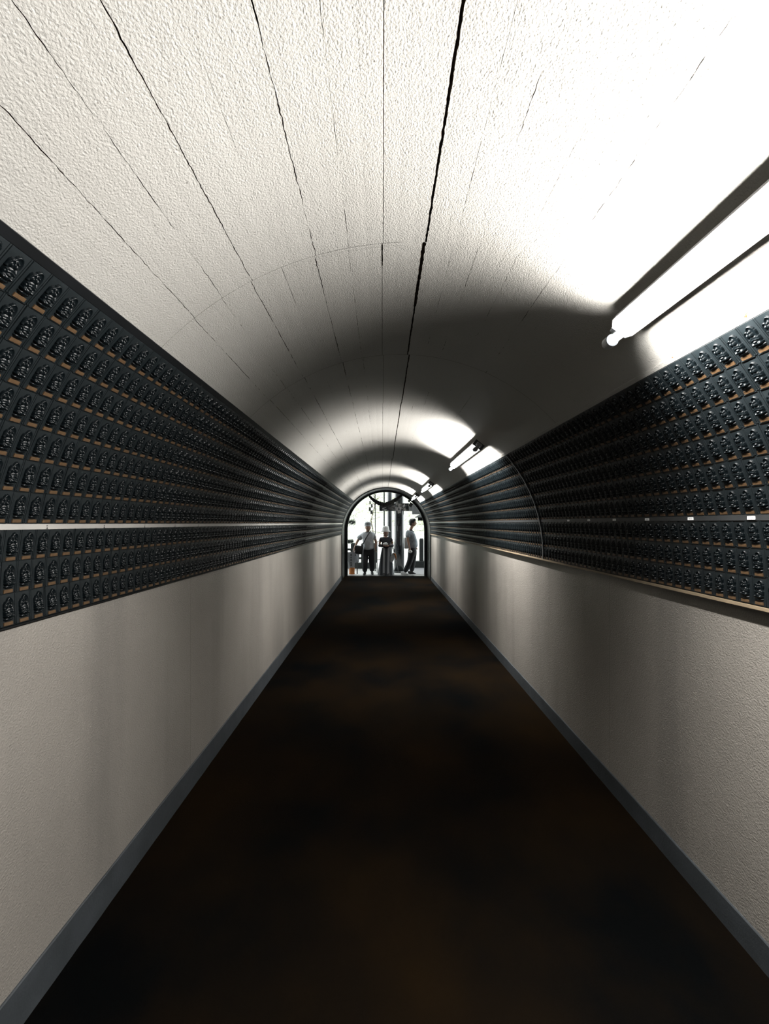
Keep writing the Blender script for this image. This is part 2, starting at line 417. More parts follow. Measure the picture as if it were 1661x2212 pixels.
# portal: outer dark ring, ribbed brick lining, inner dark ring, facade
struct(arch_ring('trim_1', RV - 0.028, RV + 0.02, YP - 0.07, YP + 0.02, M['ring_dark']))
def ribbed_lining():
    P = []; arc = 0.0
    rr = RV - 0.015; pts = []
    zs = 0.0
    while zs < ZC: pts.append(('l', zs)); zs += 0.042
    nb = int(PI * rr / 0.042)
    for i in range(nb + 1): pts.append(('a', PI * i / nb))
    zs = ZC - 0.042
    while zs > 0: pts.append(('r', zs)); zs -= 0.042
    pts.append(('r', 0.0))
    rows = []
    for j, (k, v) in enumerate(pts[:-1]):
        k2, v2 = pts[j + 1]
        def pos(t, dep):
            if k == 'a' and k2 == 'a':
                a = v + (v2 - v) * t; r = rr + dep
                return (CX - r * math.cos(a), ZC + r * math.sin(a))
            z = v + ((v2 if k2 != 'a' else ZC) - v) * t if k != 'a' else ZC + (v2 - ZC) * t
            sx = -1 if (k == 'l') else 1
            return (CX + sx * (rr + dep), z)
        rows += [pos(0.0, 0.012), pos(0.16, 0.012), pos(0.22, 0), pos(0.94, 0), pos(1.0, 0.012)]
    V = []; F = []
    ys = [YP + 0.015, YE - 0.09]
    for y in ys: V += [(x, y, z) for x, z in rows]
    k = len(rows)
    for i in range(k - 1): F.append((i, i + 1, k + i + 1, k + i))
    return struct(link('trim_2', mesh_from('trim_2', V, F, M['brick'])))
ribbed_lining()
struct(arch_ring('trim_3', 1.178, RV + 0.03, YE - 0.10, YE, M['ring_dark'], zc0=1.405))
slab('trim_4', XL + 0.02, XR - 0.02, YE - 0.16, YE, 0.0, 0.012, M['ring_dark'])

def facade():
    P = profile(RV + 0.0, n=60); V = []; F = []
    x0, x1, zt = -7.0, 7.0, 5.5
    Q = []
    for i, (x, z) in enumerate(P):
        if i == 0: Q.append((x0, 0.0)); continue
        if i == len(P) - 1: Q.append((x1, 0.0)); continue
        a = math.atan2(z - ZC + 1e-6, x - CX); dx, dz = math.cos(a), math.sin(a)
        t = 1e9
        if abs(dx) > 1e-6: t = min(t, ((x1 if dx > 0 else x0) - CX) / dx)
        if dz > 1e-6: t = min(t, (zt - ZC) / dz)
        Q.append((CX + dx * t, ZC + dz * t))
    k = len(P)
    for y in (YE - 0.05, YE + 0.02):
        V += [(x, y, z) for x, z in P]; V += [(x, y, z) for x, z in Q]
    for i in range(k - 1):
        F.append((i, i + 1, k + i + 1, k + i)); F.append((2 * k + i, 3 * k + i, 3 * k + i + 1, 2 * k + i + 1))
        F.append((i, 2 * k + i, 2 * k + i + 1, i + 1))
    return struct(link('wall_front', mesh_from('wall_front', V, F, M['facade'])))
facade()

# ------------------------------------------------------------------ plaque panels
DEG = 180 / PI
class Side:
    pass
def make_side(sgn, strip_z0, strip_z1, bottom_z, pitch, row_h, n_above, n_below, ph0):
    s = Side(); s.sgn = sgn; s.pitch = pitch; s.row_h = row_h; s.ph0 = ph0
    s.rp = RV - 0.012            # radius of the tile backs
    # elevation angle over the spring line
    el = lambda z: math.asin((z - ZC) / RV)
    s.e_s0, s.e_s1 = el(strip_z0), el(strip_z1)
    s.rows = []                  # elevation of each row bottom, top row first
    for k in range(n_above - 1, -1, -1): s.rows.append(s.e_s1 + k * row_h / RV)
    for k in range(1, n_below + 1): s.rows.append(s.e_s0 - k * row_h / RV)
    s.e_top = s.e_s1 + n_above * row_h / RV
    s.e_bot = s.e_s0 - n_below * row_h / RV
    return s
def sec(s, e, r):                # section point on a side at elevation e, radius r
    return CX + s.sgn * r * math.cos(e), ZC + r * math.sin(e)

SL = make_side(-1, 1.604, 1.622, 1.30, 0.0500, 0.1010, 7, 3, 0.012)
SR = make_side(+1, 1.635, 1.655, 1.317, 0.0524, 0.1055, 6, 3, 0.020)
SIDES = (SL, SR)

def curved_sheet(name, s, e0, e1, r0, r1, y0, y1, m, n=30):
    """solid curved sheet from elevation e0 to e1, between radii r0 < r1"""
    V = []; F = []
    pr = [sec(s, e0 + (e1 - e0) * i / n, r0) for i in range(n + 1)] + [sec(s, e1 - (e1 - e0) * i / n, r1) for i in range(n + 1)]
    k = len(pr)
    for y in (y0, y1): V += [(x, y, z) for x, z in pr]
    for i in range(k): F.append((i, (i + 1) % k, k + (i + 1) % k, k + i))
    for i in range(n):
        F.append((i, k - 1 - i, k - 2 - i, i + 1)); F.append((k + i, k + i + 1, 2 * k - 2 - i, 2 * k - 1 - i))
    return link(name, mesh_from(name, V, F, m))

Y0P, Y1P = -0.5, YP - 0.08
tr = 0.026 / RV
for s, nm in ((SL, 'trim_5'), (SR, 'trim_6')):
    struct(curved_sheet(nm, s, s.e_bot - 0.002, s.e_top + 0.001, RV - 0.011, RV + 0.001, YB + 0.05, Y1P, M['backing']))
# top rails
struct(curved_sheet('trim_7', SL, SL.e_top + 0.001, SL.e_top + tr, RV - 0.014, RV + 0.001, YB + 0.05, Y1P, M['backing'], 3))
struct(curved_sheet('trim_8', SR, SR.e_top + 0.001, SR.e_top + tr * 0.75, RV - 0.008, RV + 0.001, YB + 0.05, Y1P, M['ceiling'], 3))
# left bottom rail, deeper as far as the fourth metre, then shallower
struct(curved_sheet('trim_9', SL, SL.e_bot - 0.006, SL.e_bot - 0.002, RV - 0.014, RV + 0.001, YB + 0.05, 4.1, M['backing'], 2))
struct(curved_sheet('trim_10', SL, SL.e_bot - 0.004, SL.e_bot - 0.0015, RV - 0.018, RV + 0.001, 4.1, Y1P, M['strip_grey'], 2))
# right bottom timber ledge that throws the shadow on the plaster
struct(curved_sheet('trim_11', SR, SR.e_bot - 0.011, SR.e_bot - 0.002, RV - 0.031, RV + 0.001, YB + 0.05, Y1P, M['ledge'], 2))
# arched metal strip covering the joint of the right-hand panels, and one on the left
struct(curved_sheet('trim_12', SR, SR.e_bot, SR.e_top, RV - 0.030, RV - 0.008, 3.125, 3.140, M['steel'], 30))
# divider strips
ds = curved_sheet('divider_strip', SL, SL.e_s0, SL.e_s1, RV - 0.020, RV - 0.010, YB + 0.05, Y1P, M['strip_white'], 2)
tag(ds, 'long white divider strip running between the plaques of the left wall', 'divider strip')
ds2 = curved_sheet('divider_strip', SR, SR.e_s0, SR.e_s1, RV - 0.020, RV - 0.010, YB + 0.05, Y1P, M['strip_grey'], 2)
tag(ds2, 'long grey divider strip running between the plaques of the right wall', 'divider strip')

def glyph(mb, u0, v0, h, P, seed, mi=0, t=0.12):
    """a small brushed character built of strokes; P maps (u, v, w) to the world"""
    r = random.Random(seed)
    def st(a, b, c, d, w):
        du, dv = c - a, d - b; L = math.hypot(du, dv) or 1; nu, nv = -dv / L * w / 2, du / L * w / 2
        q = [(a + nu, b + nv), (c + nu, d + nv), (c - nu, d - nv), (a - nu, b - nv)]
        V = [P(u0 + x * h, v0 + y * h, z) for z in (0, 0.0006) for x, y in q]
        mb.add(V, [(0, 1, 2, 3), (7, 6, 5, 4), (0, 4, 5, 1), (1, 5, 6, 2), (2, 6, 7, 3), (3, 7, 4, 0)], mi)
    for k in range(r.choice((2, 3))):
        y = 0.15 + 0.7 * (k + r.uniform(0, .4)) / 3; st(-0.4 + r.uniform(0, .15), y, 0.4 - r.uniform(0, .15), y + 0.05, t)
    x = r.uniform(-.1, .1); st(x, 0.98, x, 0.05, t)
    st(x, 0.5, -0.38, 0.02, t * 0.8); st(x, 0.5, 0.38, 0.02, t * 0.8)

EL = ['nearest', 'second', 'third', 'fourth', 'fifth', 'sixth']
# left strip: black characters painted directly on the strip; right strip: white tags with grey print
for i in range(5):
    y = 800 * 1.145 / 737.4 + i * 0.2555
    s = SL; e = (s.e_s0 + s.e_s1) / 2
    x, z = sec(s, e, RV - 0.0203)
    P = lambda u, v, w, x=x, y=y, z=z: (x + w, y + u, z + v)
    mb = MB(); glyph(mb, 0, 0.001, 0.0065, P, 11 + i); glyph(mb, 0, -0.0078, 0.0065, P, 31 + i)
    o = mb.build('number_mark', M['ink'])
    tag(o, 'small black number mark on the white left strip, %s from the photo\'s left edge' % (EL[i] if i else 'first'), 'number mark', 'number marks along the left strip')
for i in range(6):
    y = 800 * 1.353 / 808 + i * 0.2635
    s = SR; e = (s.e_s0 + s.e_s1) / 2
    x, z = sec(s, e, RV - 0.0203)
    mb = MB(); mb.box((x - 0.0005, y, z), (0.001, 0.030, 0.0135))
    o = mb.build('number_tag', M['tag'])
    tag(o, 'small white printed tag on the grey right strip, %s to the camera' % EL[i], 'tag', 'number tags along the right strip')
    P = lambda u, v, w, x=x, y=y, z=z: (x - 0.0012 - w * 0.3, y - u, z + v)
    m2 = MB()
    glyph(m2, -0.004, -0.0035, 0.007, P, 51 + i, t=0.1); glyph(m2, 0.004, -0.0035, 0.007, P, 71 + i, t=0.1)
    m2.build('printed_number', M['socket'], o)

# --- relief plaque geometry (u right, v up, w out of the wall); width 1 unit = 50 mm tile
def fig_height(u, v):
    """height in mm of the relief at (u, v) in mm, tile 50 x 101"""
    def ell(cu, cv, ru, rv, h, p=0.5):
        q = ((u - cu) / ru) ** 2 + ((v - cv) / rv) ** 2
        return np.where(q < 1, h * np.power(np.clip(1 - q, 0, 1), p), 0)
    def halo(cu, cv, ru, rv, h):
        q = np.sqrt(((u - cu) / ru) ** 2 + ((v - cv) / rv) ** 2)
        rim = np.exp(-((q - 0.86) / 0.11) ** 2) * 3.0
        return np.where(q < 1.0, h + rim, 0) * np.clip((1.06 - q) / 0.08, 0, 1)
    u = u / 0.80; H = np.zeros_like(u)
    for t in (halo(4.0, 68, 13.5, 22.0, 4.0), halo(-10.0, 62, 8.6, 16.0, 6.5),
              ell(2.0, 63, 6.5, 9.0, 13.5), ell(2.0, 72, 4.2, 5.5, 13.0), ell(-9.5, 63, 4.6, 7.0, 12.0),
              ell(0, 47, 13.0, 15.0, 11.0, 0.4), ell(-13.5, 44, 4.5, 13.0, 9.0), ell(13.5, 46, 4.5, 14.0, 9.5),
              ell(0, 40, 8, 4.5, 14.5), ell(0, 33, 17.5, 8.0, 12.5, 0.45), ell(-11, 33, 6.5, 6.0, 14.5), ell(11, 33, 6.5, 6.0, 14.5),
              ell(0, 23, 16.5, 5.5, 8.5, 0.35)):
        H = np.maximum(H, t)
    folds = 0.9 * np.sin(v * 0.95 + 0.25 * np.abs(u)) * np.exp(-((v - 45) / 13) ** 2) + \
        1.2 * np.sin(u * 1.15) * np.exp(-((v - 22.5) / 5.0) ** 2) + 0.35 * np.sin(u * 0.8 + v * 0.6)
    H = np.where(H > 7.5, H + folds, H)
    return np.clip(H, 0, None)

def figure_grid(nu, nv, scale=1.0):
    us = np.linspace(-19.0, 19.0, nu); vs = np.linspace(16.0, 94.0, nv)
    U, Vv = np.meshgrid(us, vs); H = fig_height(U, Vv)
    P = np.stack([U.ravel(), Vv.ravel(), H.ravel() * 0.92], 1) * 0.001 * scale
    F = []
    h = H
    for j in range(nv - 1):
        for i in range(nu - 1):
            if max(h[j, i], h[j, i + 1], h[j + 1, i], h[j + 1, i + 1]) > 0.4:
                F.append((j * nu + i, j * nu + i + 1, (j + 1) * nu + i + 1, (j + 1) * nu + i))
    F = np.array(F); used = np.unique(F); mp = -np.ones(len(P), int); mp[used] = np.arange(len(used))
    return P[used], mp[F]

def boxes(bl, scale=1.0):
    V = []; F = []
    for (u0, u1, v0, v1, w0, w1, b) in bl:
        k = len(V)
        for (w, q) in ((w0, 0), (w1, b)):
            V += [(u0 + q, v0 + q, w), (u1 - q, v0 + q, w), (u1 - q, v1 - q, w), (u0 + q, v1 - q, w)]
        F += [(k + 4, k + 5, k + 6, k + 7)] + [(k + i, k + (i + 1) % 4, k + 4 + (i + 1) % 4, k + 4 + i) for i in range(4)]
    return np.array(V) * 0.001 * scale, np.array(F)

def screw(u, v, n=8):
    V = []; F = []
    for (r, w) in ((1.9, 1.4), (1.7, 2.8), (0.6, 3.0)):
        for i in range(n): V.append((u + r * math.cos(2 * PI * i / n), v + r * math.sin(2 * PI * i / n), w))
    for j in range(2):
        for i in range(n): F.append((j * n + i, j * n + (i + 1) % n, (j + 1) * n + (i + 1) % n, (j + 1) * n + i))
    V.append((u, v, 3.0)); c = len(V) - 1
    F += [(2 * n + i, 2 * n + (i + 1) % n, c, c) for i in range(n)]
    return V, F

def tile_near(scale):
    V, F = boxes([(-24.5, 24.5, 0.6, 100.2, -4, 0, 0.5), (-24.5, -20.6, 0.6, 100.2, 0, 1.6, 0.6), (20.6, 24.5, 0.6, 100.2, 0, 1.6, 0.6),
                  (-20.6, 20.6, 0.6, 2.4, 0, 2.6, 0.5)], 1.0)
    V = list(map(tuple, V)); F = [tuple(f) for f in F]
    for (u, v) in ((-22.5, 5), (22.5, 5)):
        sv, sf = screw(u, v); k = len(V)
        V += [tuple(0.001 * c for c in p) for p in sv]
        F += [tuple(dict.fromkeys(i + k for i in f)) for f in sf]
    return [tuple(c * scale for c in v) for v in V], F

PLATE = (-14.0, 14.0, 3.6, 14.4, -0.5, 3.0, 0.35)
def plaque_meshes(scale, nm):
    tV, tF = tile_near(scale)
    t = mesh_from('plaque_tile' + nm, tV, tF, M['bronze_tile'])
    fV, fF = figure_grid(30, 58, scale)
    f = mesh_from('plaque_figure' + nm, fV, fF, M['bronze'], smooth=True)
    pV, pF = boxes([PLATE], scale)
    p = mesh_from('plaque_plate' + nm, pV, [tuple(q) for q in pF], M['plate'])
    return t, f, p

ORD = ['first', 'second', 'third', 'fourth', 'fifth', 'sixth', 'seventh', 'eighth', 'ninth', 'tenth', 'eleventh', 'twelfth', 'thirteenth',
       'fourteenth', 'fifteenth', 'sixteenth', 'seventeenth', 'eighteenth', 'nineteenth', 'twentieth', 'twenty-first', 'twenty-second',
       'twenty-third', 'twenty-fourth', 'twenty-fifth', 'twenty-sixth', 'twenty-seventh', 'twenty-eighth', 'twenty-ninth', 'thirtieth'] + ['far'] * 60

def slots():
    out = []
    for s in SIDES:
        for ri, e0 in enumerate(s.rows):
            e1 = e0 + s.row_h / RV
            p0 = np.array(sec(s, e0, s.rp)); p1 = np.array(sec(s, e1, s.rp))
            vv = (p1 - p0); vv = vv / np.linalg.norm(vv)
            v = np.array([vv[0], 0, vv[1]]); u = np.array([0, -s.sgn * 1.0, 0]); w = np.cross(u, v)
            n = int((Y1P - 0.3) / s.pitch)
            for k in range(n):
                y = 0.30 + s.ph0 + (k + 0.5) * s.pitch
                if y + s.pitch / 2 > Y1P: break
                c = np.array([p0[0], y, p0[1]])
                px = VPX + FPX * c[0] / y
                top = c + v * s.row_h
                cy = VPY - FPX * (c[2] + v[2] * s.row_h / 2 - EYE) / y
                # projected area (px^2) of the tile
                d0 = FPX * np.array([c[0], -(c[2] - EYE)]) / (y - s.pitch / 2)
                d1 = FPX * np.array([c[0], -(c[2] - EYE)]) / (y + s.pitch / 2)
                d2 = FPX * np.array([top[0], -(top[2] - EYE)]) / (y - s.pitch / 2)
                a = abs(np.cross(d1 - d0, d2 - d0))
                cx = VPX + FPX * (c[0] + top[0]) / 2 / y
                vis = -14 < cx < 1675
                out.append(dict(s=s, row=ri, k=k, y=y, c=c, u=u, v=v, w=w, area=a, vis=vis, x=cx))
    return out

SLOTS = slots()
vis = sorted([q for q in SLOTS if q['vis']], key=lambda q: -q['area'])[:300]
chosen = set(id(q) for q in vis)
prot = {}
for s, nm in ((SL, '_left'), (SR, '_right')): prot[s] = plaque_meshes(s.row_h / 0.101, nm)
rj = random.Random(3)
for s in SIDES:
    side = 'left' if s is SL else 'right'
    for ri in range(len(s.rows)):
        row = sorted([q for q in SLOTS if q['s'] is s and q['row'] == ri and id(q) in chosen], key=lambda q: q['y'])
        na = 7 if s is SL else 6
        if ri < na: rowtxt = '%s row from the top' % ORD[ri] if ri else 'top row'
        else: rowtxt = '%s row below the strip' % ORD[ri - na]
        for oi, q in enumerate(row):
            t, f, p = prot[s]
            o = bpy.data.objects.new('relief_plaque', t); COL.objects.link(o)
            R = Matrix(((q['u'][0], q['v'][0], q['w'][0]), (q['u'][1], q['v'][1], q['w'][1]), (q['u'][2], q['v'][2], q['w'][2])))
            R = R @ Matrix.Rotation(rad(rj.uniform(-0.7, 0.7)), 3, 'X') @ Matrix.Rotation(rad(rj.uniform(-0.7, 0.7)), 3, 'Y')
            mtx = R.to_4x4(); mtx.translation = Vector(q['c']) + Vector(q['w']) * 0.0042
            o.matrix_world = mtx
            o['category'] = 'plaque'; o['group'] = 'relief plaques on the %s wall' % side
            o['label'] = 'dark relief plaque, %s wall, %s, %s from the photo\'s %s edge' % (side, rowtxt, ORD[oi], side)
            for (nm, me) in (('seated_figure', f), ('name_plate', p)):
                c = bpy.data.objects.new(nm, me); COL.objects.link(c); c.parent = o
                if nm == 'name_plate': c['label'] = 'brown copper name plate'

def mass():
    rest = [q for q in SLOTS if id(q) not in chosen]
    lods = []
    for (nu, nv) in ((16, 30), (11, 20), (7, 12)):
        fV, fF = figure_grid(nu, nv)
        bV, bF = boxes([(-24.5, 24.5, 0.6, 100.2, -4, 0, 0.3), (-24.5, -20.6, 0.6, 100.2, 0, 1.6, 0.6), (20.6, 24.5, 0.6, 100.2, 0, 1.6, 0.6), (-20.6, 20.6, 0.6, 2.4, 0, 2.6, 0.5)])
        pV, pF = boxes([PLATE])
        V = np.vstack([fV, bV, pV]); F = np.vstack([fF, bF + len(fV), pF + len(fV) + len(bV)])
        I = np.concatenate([np.zeros(len(fF), int), np.full(len(bF), 2), np.ones(len(pF), int)])
        sm = np.concatenate([np.ones(len(fF), bool), np.zeros(len(bF) + len(pF), bool)])
        lods.append((V, F, I, sm))
    AV = []; AF = []; AI = []; AS = []; base = 0
    for q in rest:
        V, F, I, sm = lods[0 if q['y'] < 3.0 else (1 if q['y'] < 5.5 else 2)]
        sc = q['s'].row_h / 0.101
        R = np.stack([q['u'], q['v'], q['w']], 0)
        t1, t2 = rad(rj.uniform(-0.7, 0.7)), rad(rj.uniform(-0.7, 0.7))
        W = V * sc
        W = W.copy(); W[:, 2] += W[:, 0] * t1 + (W[:, 1] - 0.05) * t2 + 0.0042
        AV.append(W @ R + q['c']); AF.append(F + base); AI.append(I); AS.append(sm); base += len(V)
    me = mesh_from('plaque_field', np.vstack(AV), np.vstack(AF), [M['bronze'], M['plate'], M['bronze_tile']], np.concatenate(AI))
    me.polygons.foreach_set('use_smooth', np.concatenate(AS))
    o = link('plaque_field', me)
    tag(o, 'dense field of smaller dark relief plaques receding along both walls', 'plaques', 'relief plaques receding down the tunnel', 'stuff')
mass()

# ------------------------------------------------------------------ lamps
PHL = rad(38.4)
ER = Vector((math.sin(PHL), 0, math.cos(PHL))); ET = Vector((math.cos(PHL), 0, -math.sin(PHL))); EY = Vector((0, 1, 0))
LR = Matrix((ET, EY, ER)).transposed()          # local x = tangent, y = along tunnel, z = outward
LAMP_P = 32.0
SPREAD = 92
def lamp_protos():
    d = {}
    L = 1.25
    mb = MB()                                     # housing: shallow trough with sloping sides
    y0, y1 = -L + 0.045, -0.034
    pr = [(-0.030, 0.0), (0.030, 0.0), (0.046, 0.022), (0.046, 0.048), (-0.046, 0.048), (-0.046, 0.022)]
    V = [(x, y, z + 0.030) for y in (y0, y1) for x, z in pr]; n = 6
    mb.add(V, [(i, (i + 1) % n, n + (i + 1) % n, n + i) for i in range(n)] + [tuple(reversed(range(n))), tuple(range(n, 2 * n))])
    d['housing'] = (mb, 'enamel', False)
    mb = MB(); mb.tube([(0, -L + 0.03, 0), (0, -0.018, 0)], 0.0155, 20); d['tube'] = (mb, 'tube', True)
    for nm, ya, yb in (('far', -0.030, 0.0), ('near', -L, -L + 0.030)):
        mb = MB()
        mb.tube([(0, ya, 0), (0, yb, 0)], 0.022, 24)
        mb.box((0, (ya + yb) / 2, 0.026), (0.026, 0.028, 0.05), bev=0.003)
        mb.box((0, -0.035 if nm == 'far' else -L + 0.03, 0.055), (0.05, 0.07 if nm == 'far' else 0.04, 0.03), bev=0.003)
        d['lamp_socket_' + nm] = (mb, 'socket', False)
    mb = MB(); mb.box((0, y0 - 0.006, 0.056), (0.098, 0.014, 0.056), bev=0.003); d['end_cap'] = (mb, 'cap', False)
    for nm, y in (('a', -L * 0.2), ('b', -L * 0.8)):
        mb = MB(); mb.box((0, y, 0.093), (0.05, 0.03, 0.034)); d['bracket_' + nm] = (mb, 'steel', False)
    out = {}
    for k, (mb, m, sm) in d.items():
        out[k] = mesh_from(k, mb.V, mb.F, M[m], mb.I, sm)
    return out
LP = lamp_protos()
LAMPS = [(1.367, 'large lit fluorescent lamp on the ceiling, nearest the camera, cut by the right edge'),
         (4.55, 'lit fluorescent lamp with dark near end, second from the camera'),
         (7.80, 'small lit fluorescent lamp, third from the camera'),
         (10.46, 'smallest lit fluorescent lamp, beside the rim of the arched exit')]
for li, (yt, lab) in enumerate(LAMPS):
    c = Vector((CX, yt, ZC)) + ER * (RV - 0.112)
    root = empty('fluorescent_lamp', c)
    root.rotation_euler = LR.to_euler()
    tag(root, lab, 'lamp', 'fluorescent lamps along the vault')
    for k, me in LP.items():
        nm = k.replace('_far', '').replace('_near', '').replace('_a', '').replace('_b', '') if k != 'end_cap' else k
        if nm == 'bracket' or nm == 'lamp_socket' or nm in ('housing', 'tube', 'end_cap'): pass
        o = link(nm, me, root)
        if nm == 'tube': o['label'] = 'glowing white tube'
        if nm == 'end_cap': o['label'] = 'end cap with its shade painted dark'
    # the light the tube sends out sideways, all round below its housing
    for a in (-125, -92, -60, -30, 0, 30, 60, 92, 125):
        ld = bpy.data.lights.new('tube_light', 'AREA'); ld.shape = 'RECTANGLE'
        ld.size = 1.16; ld.size_y = 0.022; ld.energy = LAMP_P * 1.04 * ((0.64 if a > 0 else 0.66) if abs(a) > 80 else (0.56 if a > 0 else 0.42)) * (0.95 if li == 0 else 0.78); ld.color = (1.0, 0.975, 0.935)
        ld.spread = rad((SPREAD if abs(a) > 80 else 82) if li == 0 else (92 if abs(a) > 80 else 66))
        lo = bpy.data.objects.new('tube_light', ld); COL.objects.link(lo); lo.parent = root
        dr = Vector((math.sin(rad(a)), 0, -math.cos(rad(a))))
        zax = -dr; xax = Vector((0, 1, 0)); yax = zax.cross(xax)
        R = Matrix((xax, yax, zax)).transposed()
        m4 = R.to_4x4(); m4.translation = dr * 0.0175 + Vector((0, -0.62, 0)); lo.matrix_local = m4

# ------------------------------------------------------------------ rope with paper streamers in the arch
def at(px, py, Y):
    return Vector(((px - VPX) * Y / FPX, Y, EYE - (py - VPY) * Y / FPX))
YR = 11.2
def rope():
    ctrl = [(794, 1066), (801, 1075), (811, 1083), (821, 1088), (831, 1090.5), (841, 1087), (851, 1082), (861, 1075), (869, 1068), (874, 1064)]
    pts = [at(x, y, YR) for x, y in ctrl]
    P = []
    for i in range(len(pts) - 1):
        for k in range(8):
            t = k / 8; p0 = pts[max(i - 1, 0)]; p1 = pts[i]; p2 = pts[i + 1]; p3 = pts[min(i + 2, len(pts) - 1)]
            P.append(0.5 * ((2 * p1) + (-p0 + p2) * t + (2 * p0 - 5 * p1 + 4 * p2 - p3) * t * t + (-p0 + 3 * p1 - 3 * p2 + p3) * t ** 3))
    P.append(pts[-1])
    P = [p for p in P if math.hypot(p.x - CX, p.z - ZC) < 1.20]; n = len(P)
    root = empty('straw_rope', tuple(P[n // 2]))
    tag(root, 'thick dark twisted straw rope sagging across the top of the arched exit', 'rope')
    inv = Matrix.Translation(-P[n // 2])
    for sidx in range(3):
        mb = MB(); Q = []; rs = []
        for i, p in enumerate(P):
            f = i / (n - 1); th = 0.022 + 0.030 * math.sin(PI * min(max(f, 0), 1)) ** 0.7
            a = 2 * PI * (i * 0.085) + 2 * PI * sidx / 3
            t = (P[min(i + 1, n - 1)] - P[max(i - 1, 0)]).normalized(); b = Vector((0, 1, 0)); c = t.cross(b)
            Q.append(inv @ (p + (b * math.cos(a) + c * math.sin(a)) * th * 0.62)); rs.append(th * 0.78)
        mb.tube(Q, rs, 12); mb.build('rope_strand', M['rope'], root, smooth=True)
rope()
def shide(x, y0, y1, w, m, lab, yaw):
    """folded zigzag paper streamer"""
    top = at(x, y0, YR); H = (y1 - y0) * YR / FPX; W = w * YR / FPX
    mb = MB(); k = 4; th = 0.004
    mb.tube([(0, 0, 0.02), (0, 0, -0.015)], 0.004, 8)
    R = Matrix.Rotation(yaw, 3, 'Z')
    for i in range(k):
        xo = (W * 0.28) * (1 if i % 2 else -1); z0 = -H * i / k; z1 = z0 - H / k * 1.25
        ww = W * (0.35 + 0.12 * i)
        q = [(xo - ww / 2, z0 - 0.01), (xo + ww / 2, z0 + 0.01), (xo + ww / 2 + 0.01, z1 + 0.02), (xo - ww / 2 + 0.01, z1)]
        yo = 0.006 * i
        V = [R @ Vector((a, yo + d, b)) for d in (0, th) for a, b in q]
        mb.add(V, [(0, 1, 2, 3), (7, 6, 5, 4), (0, 4, 5, 1), (1, 5, 6, 2), (2, 6, 7, 3), (3, 7, 4, 0)])
    o = mb.build('paper_streamer', m, loc=tuple(top)); tag(o, lab, 'paper streamer', 'folded paper streamers hanging from the rope')
shide(801, 1082, 1109, 8, M['paper_dark'], 'dark zigzag paper streamer hanging from the left of the rope', 0.5)
shide(830, 1091, 1103, 8, M['paper'], 'short grey paper streamer hanging at the lowest point of the rope', 0.2)
shide(859, 1084, 1108, 10, M['paper'], 'pale crumpled paper streamer hanging from the rope before the thick pillar', -0.3)
mb = MB(); p = at(887, 1090.5, 11.2); mb.box((0, 0, 0), (0.10, 0.10, 0.13), R=Matrix.Rotation(rad(32), 3, 'Y'), bev=0.006)
mb.box((-0.05, 0, 0.11), (0.05, 0.03, 0.07), R=Matrix.Rotation(rad(-35), 3, 'Y'))
mb.box((-0.02, 0.0, 0.15), (0.02, 0.02, 0.12), R=Matrix.Rotation(rad(20), 3, 'Y'))
tag(mb.build('hanging_box', M['cap'], loc=tuple(p)), 'small tilted black box hanging inside the arch under the smallest lamp', 'box')

# ------------------------------------------------------------------ outdoors
slab('ground', -14, 14, YE - 0.0, 60, -0.13, -0.005, M['pave'])
slab('floor_deck', 0.85, 4.5, 11.75, 14.2, -0.005, 0.006, M['deck'])
def pillar(name, px, r, Y, lab, ztop=4.2, bulge=0.0, base=True):
    x = (px - VPX) * Y / FPX
    root = empty(name, (x, Y, 0)); tag(root, lab, 'pillar')
    mb = MB(); mb.tube([(0, 0, -0.004), (0, 0, 1.0), (0, 0, 2.2), (0, 0, ztop)], [r * 1.03, r, r * 0.98, r * 0.95], 32)
    mb.build('shaft', M['pillar'], root, smooth=True)
    if base:
        mb = MB(); mb.tube([(0, 0, -0.005), (0, 0, 0.03), (0, 0, 0.045)], [r * 1.35, r * 1.33, r * 1.15], 32); mb.build('pillar_base', M['stone'], root, smooth=False)
    return root
pillar('gate_pillar', 862, 0.165, 12.35, 'thick round dark gate pillar rising between the woman and the man walking right')
pillar('gate_pillar', 842, 0.100, 14.6, 'thinner round dark gate pillar standing behind the white-hatted woman')
mb = MB()
a = at(819.5, 1088, 12.35); b = at(882, 1104.5, 12.35)
mb.box((0, 0, 0), (b.x - a.x, 0.12, a.z - b.z), bev=0.006)
tag(mb.build('tie_beam', M['pillar'], loc=((a.x + b.x) / 2, 12.1, (a.z + b.z) / 2)), 'dark square tie beam crossing the front of the thick gate pillar', 'beam')
a = at(868, 1088.5, 12.8); b = at(890, 1104, 12.8); c = at(930, 1111, 12.8)
root = empty('grey_board', (1.95, 12.8, 0)); tag(root, 'pale grey horizontal board reaching right from the thick gate pillar', 'board')
zc = (a.z + b.z) / 2
mb = MB(); mb.box(((a.x + b.x) / 2 - 1.95, 0, zc), (b.x - a.x + 0.1, 0.06, a.z - b.z), bev=0.004); mb.build('narrow_board', M['greybeam'], root)
mb = MB(); mb.box(((b.x + 2.0) / 2 - 1.95, -0.02, (a.z + c.z) / 2), (2.0 - b.x, 0.08, a.z - c.z), bev=0.004); mb.build('wide_board', M['greybeam'], root)
mb = MB(); mb.tube([(0, 0.06, -0.004), (0, 0.06, a.z)], 0.06, 16); mb.build('support_post', M['pillar'], root)
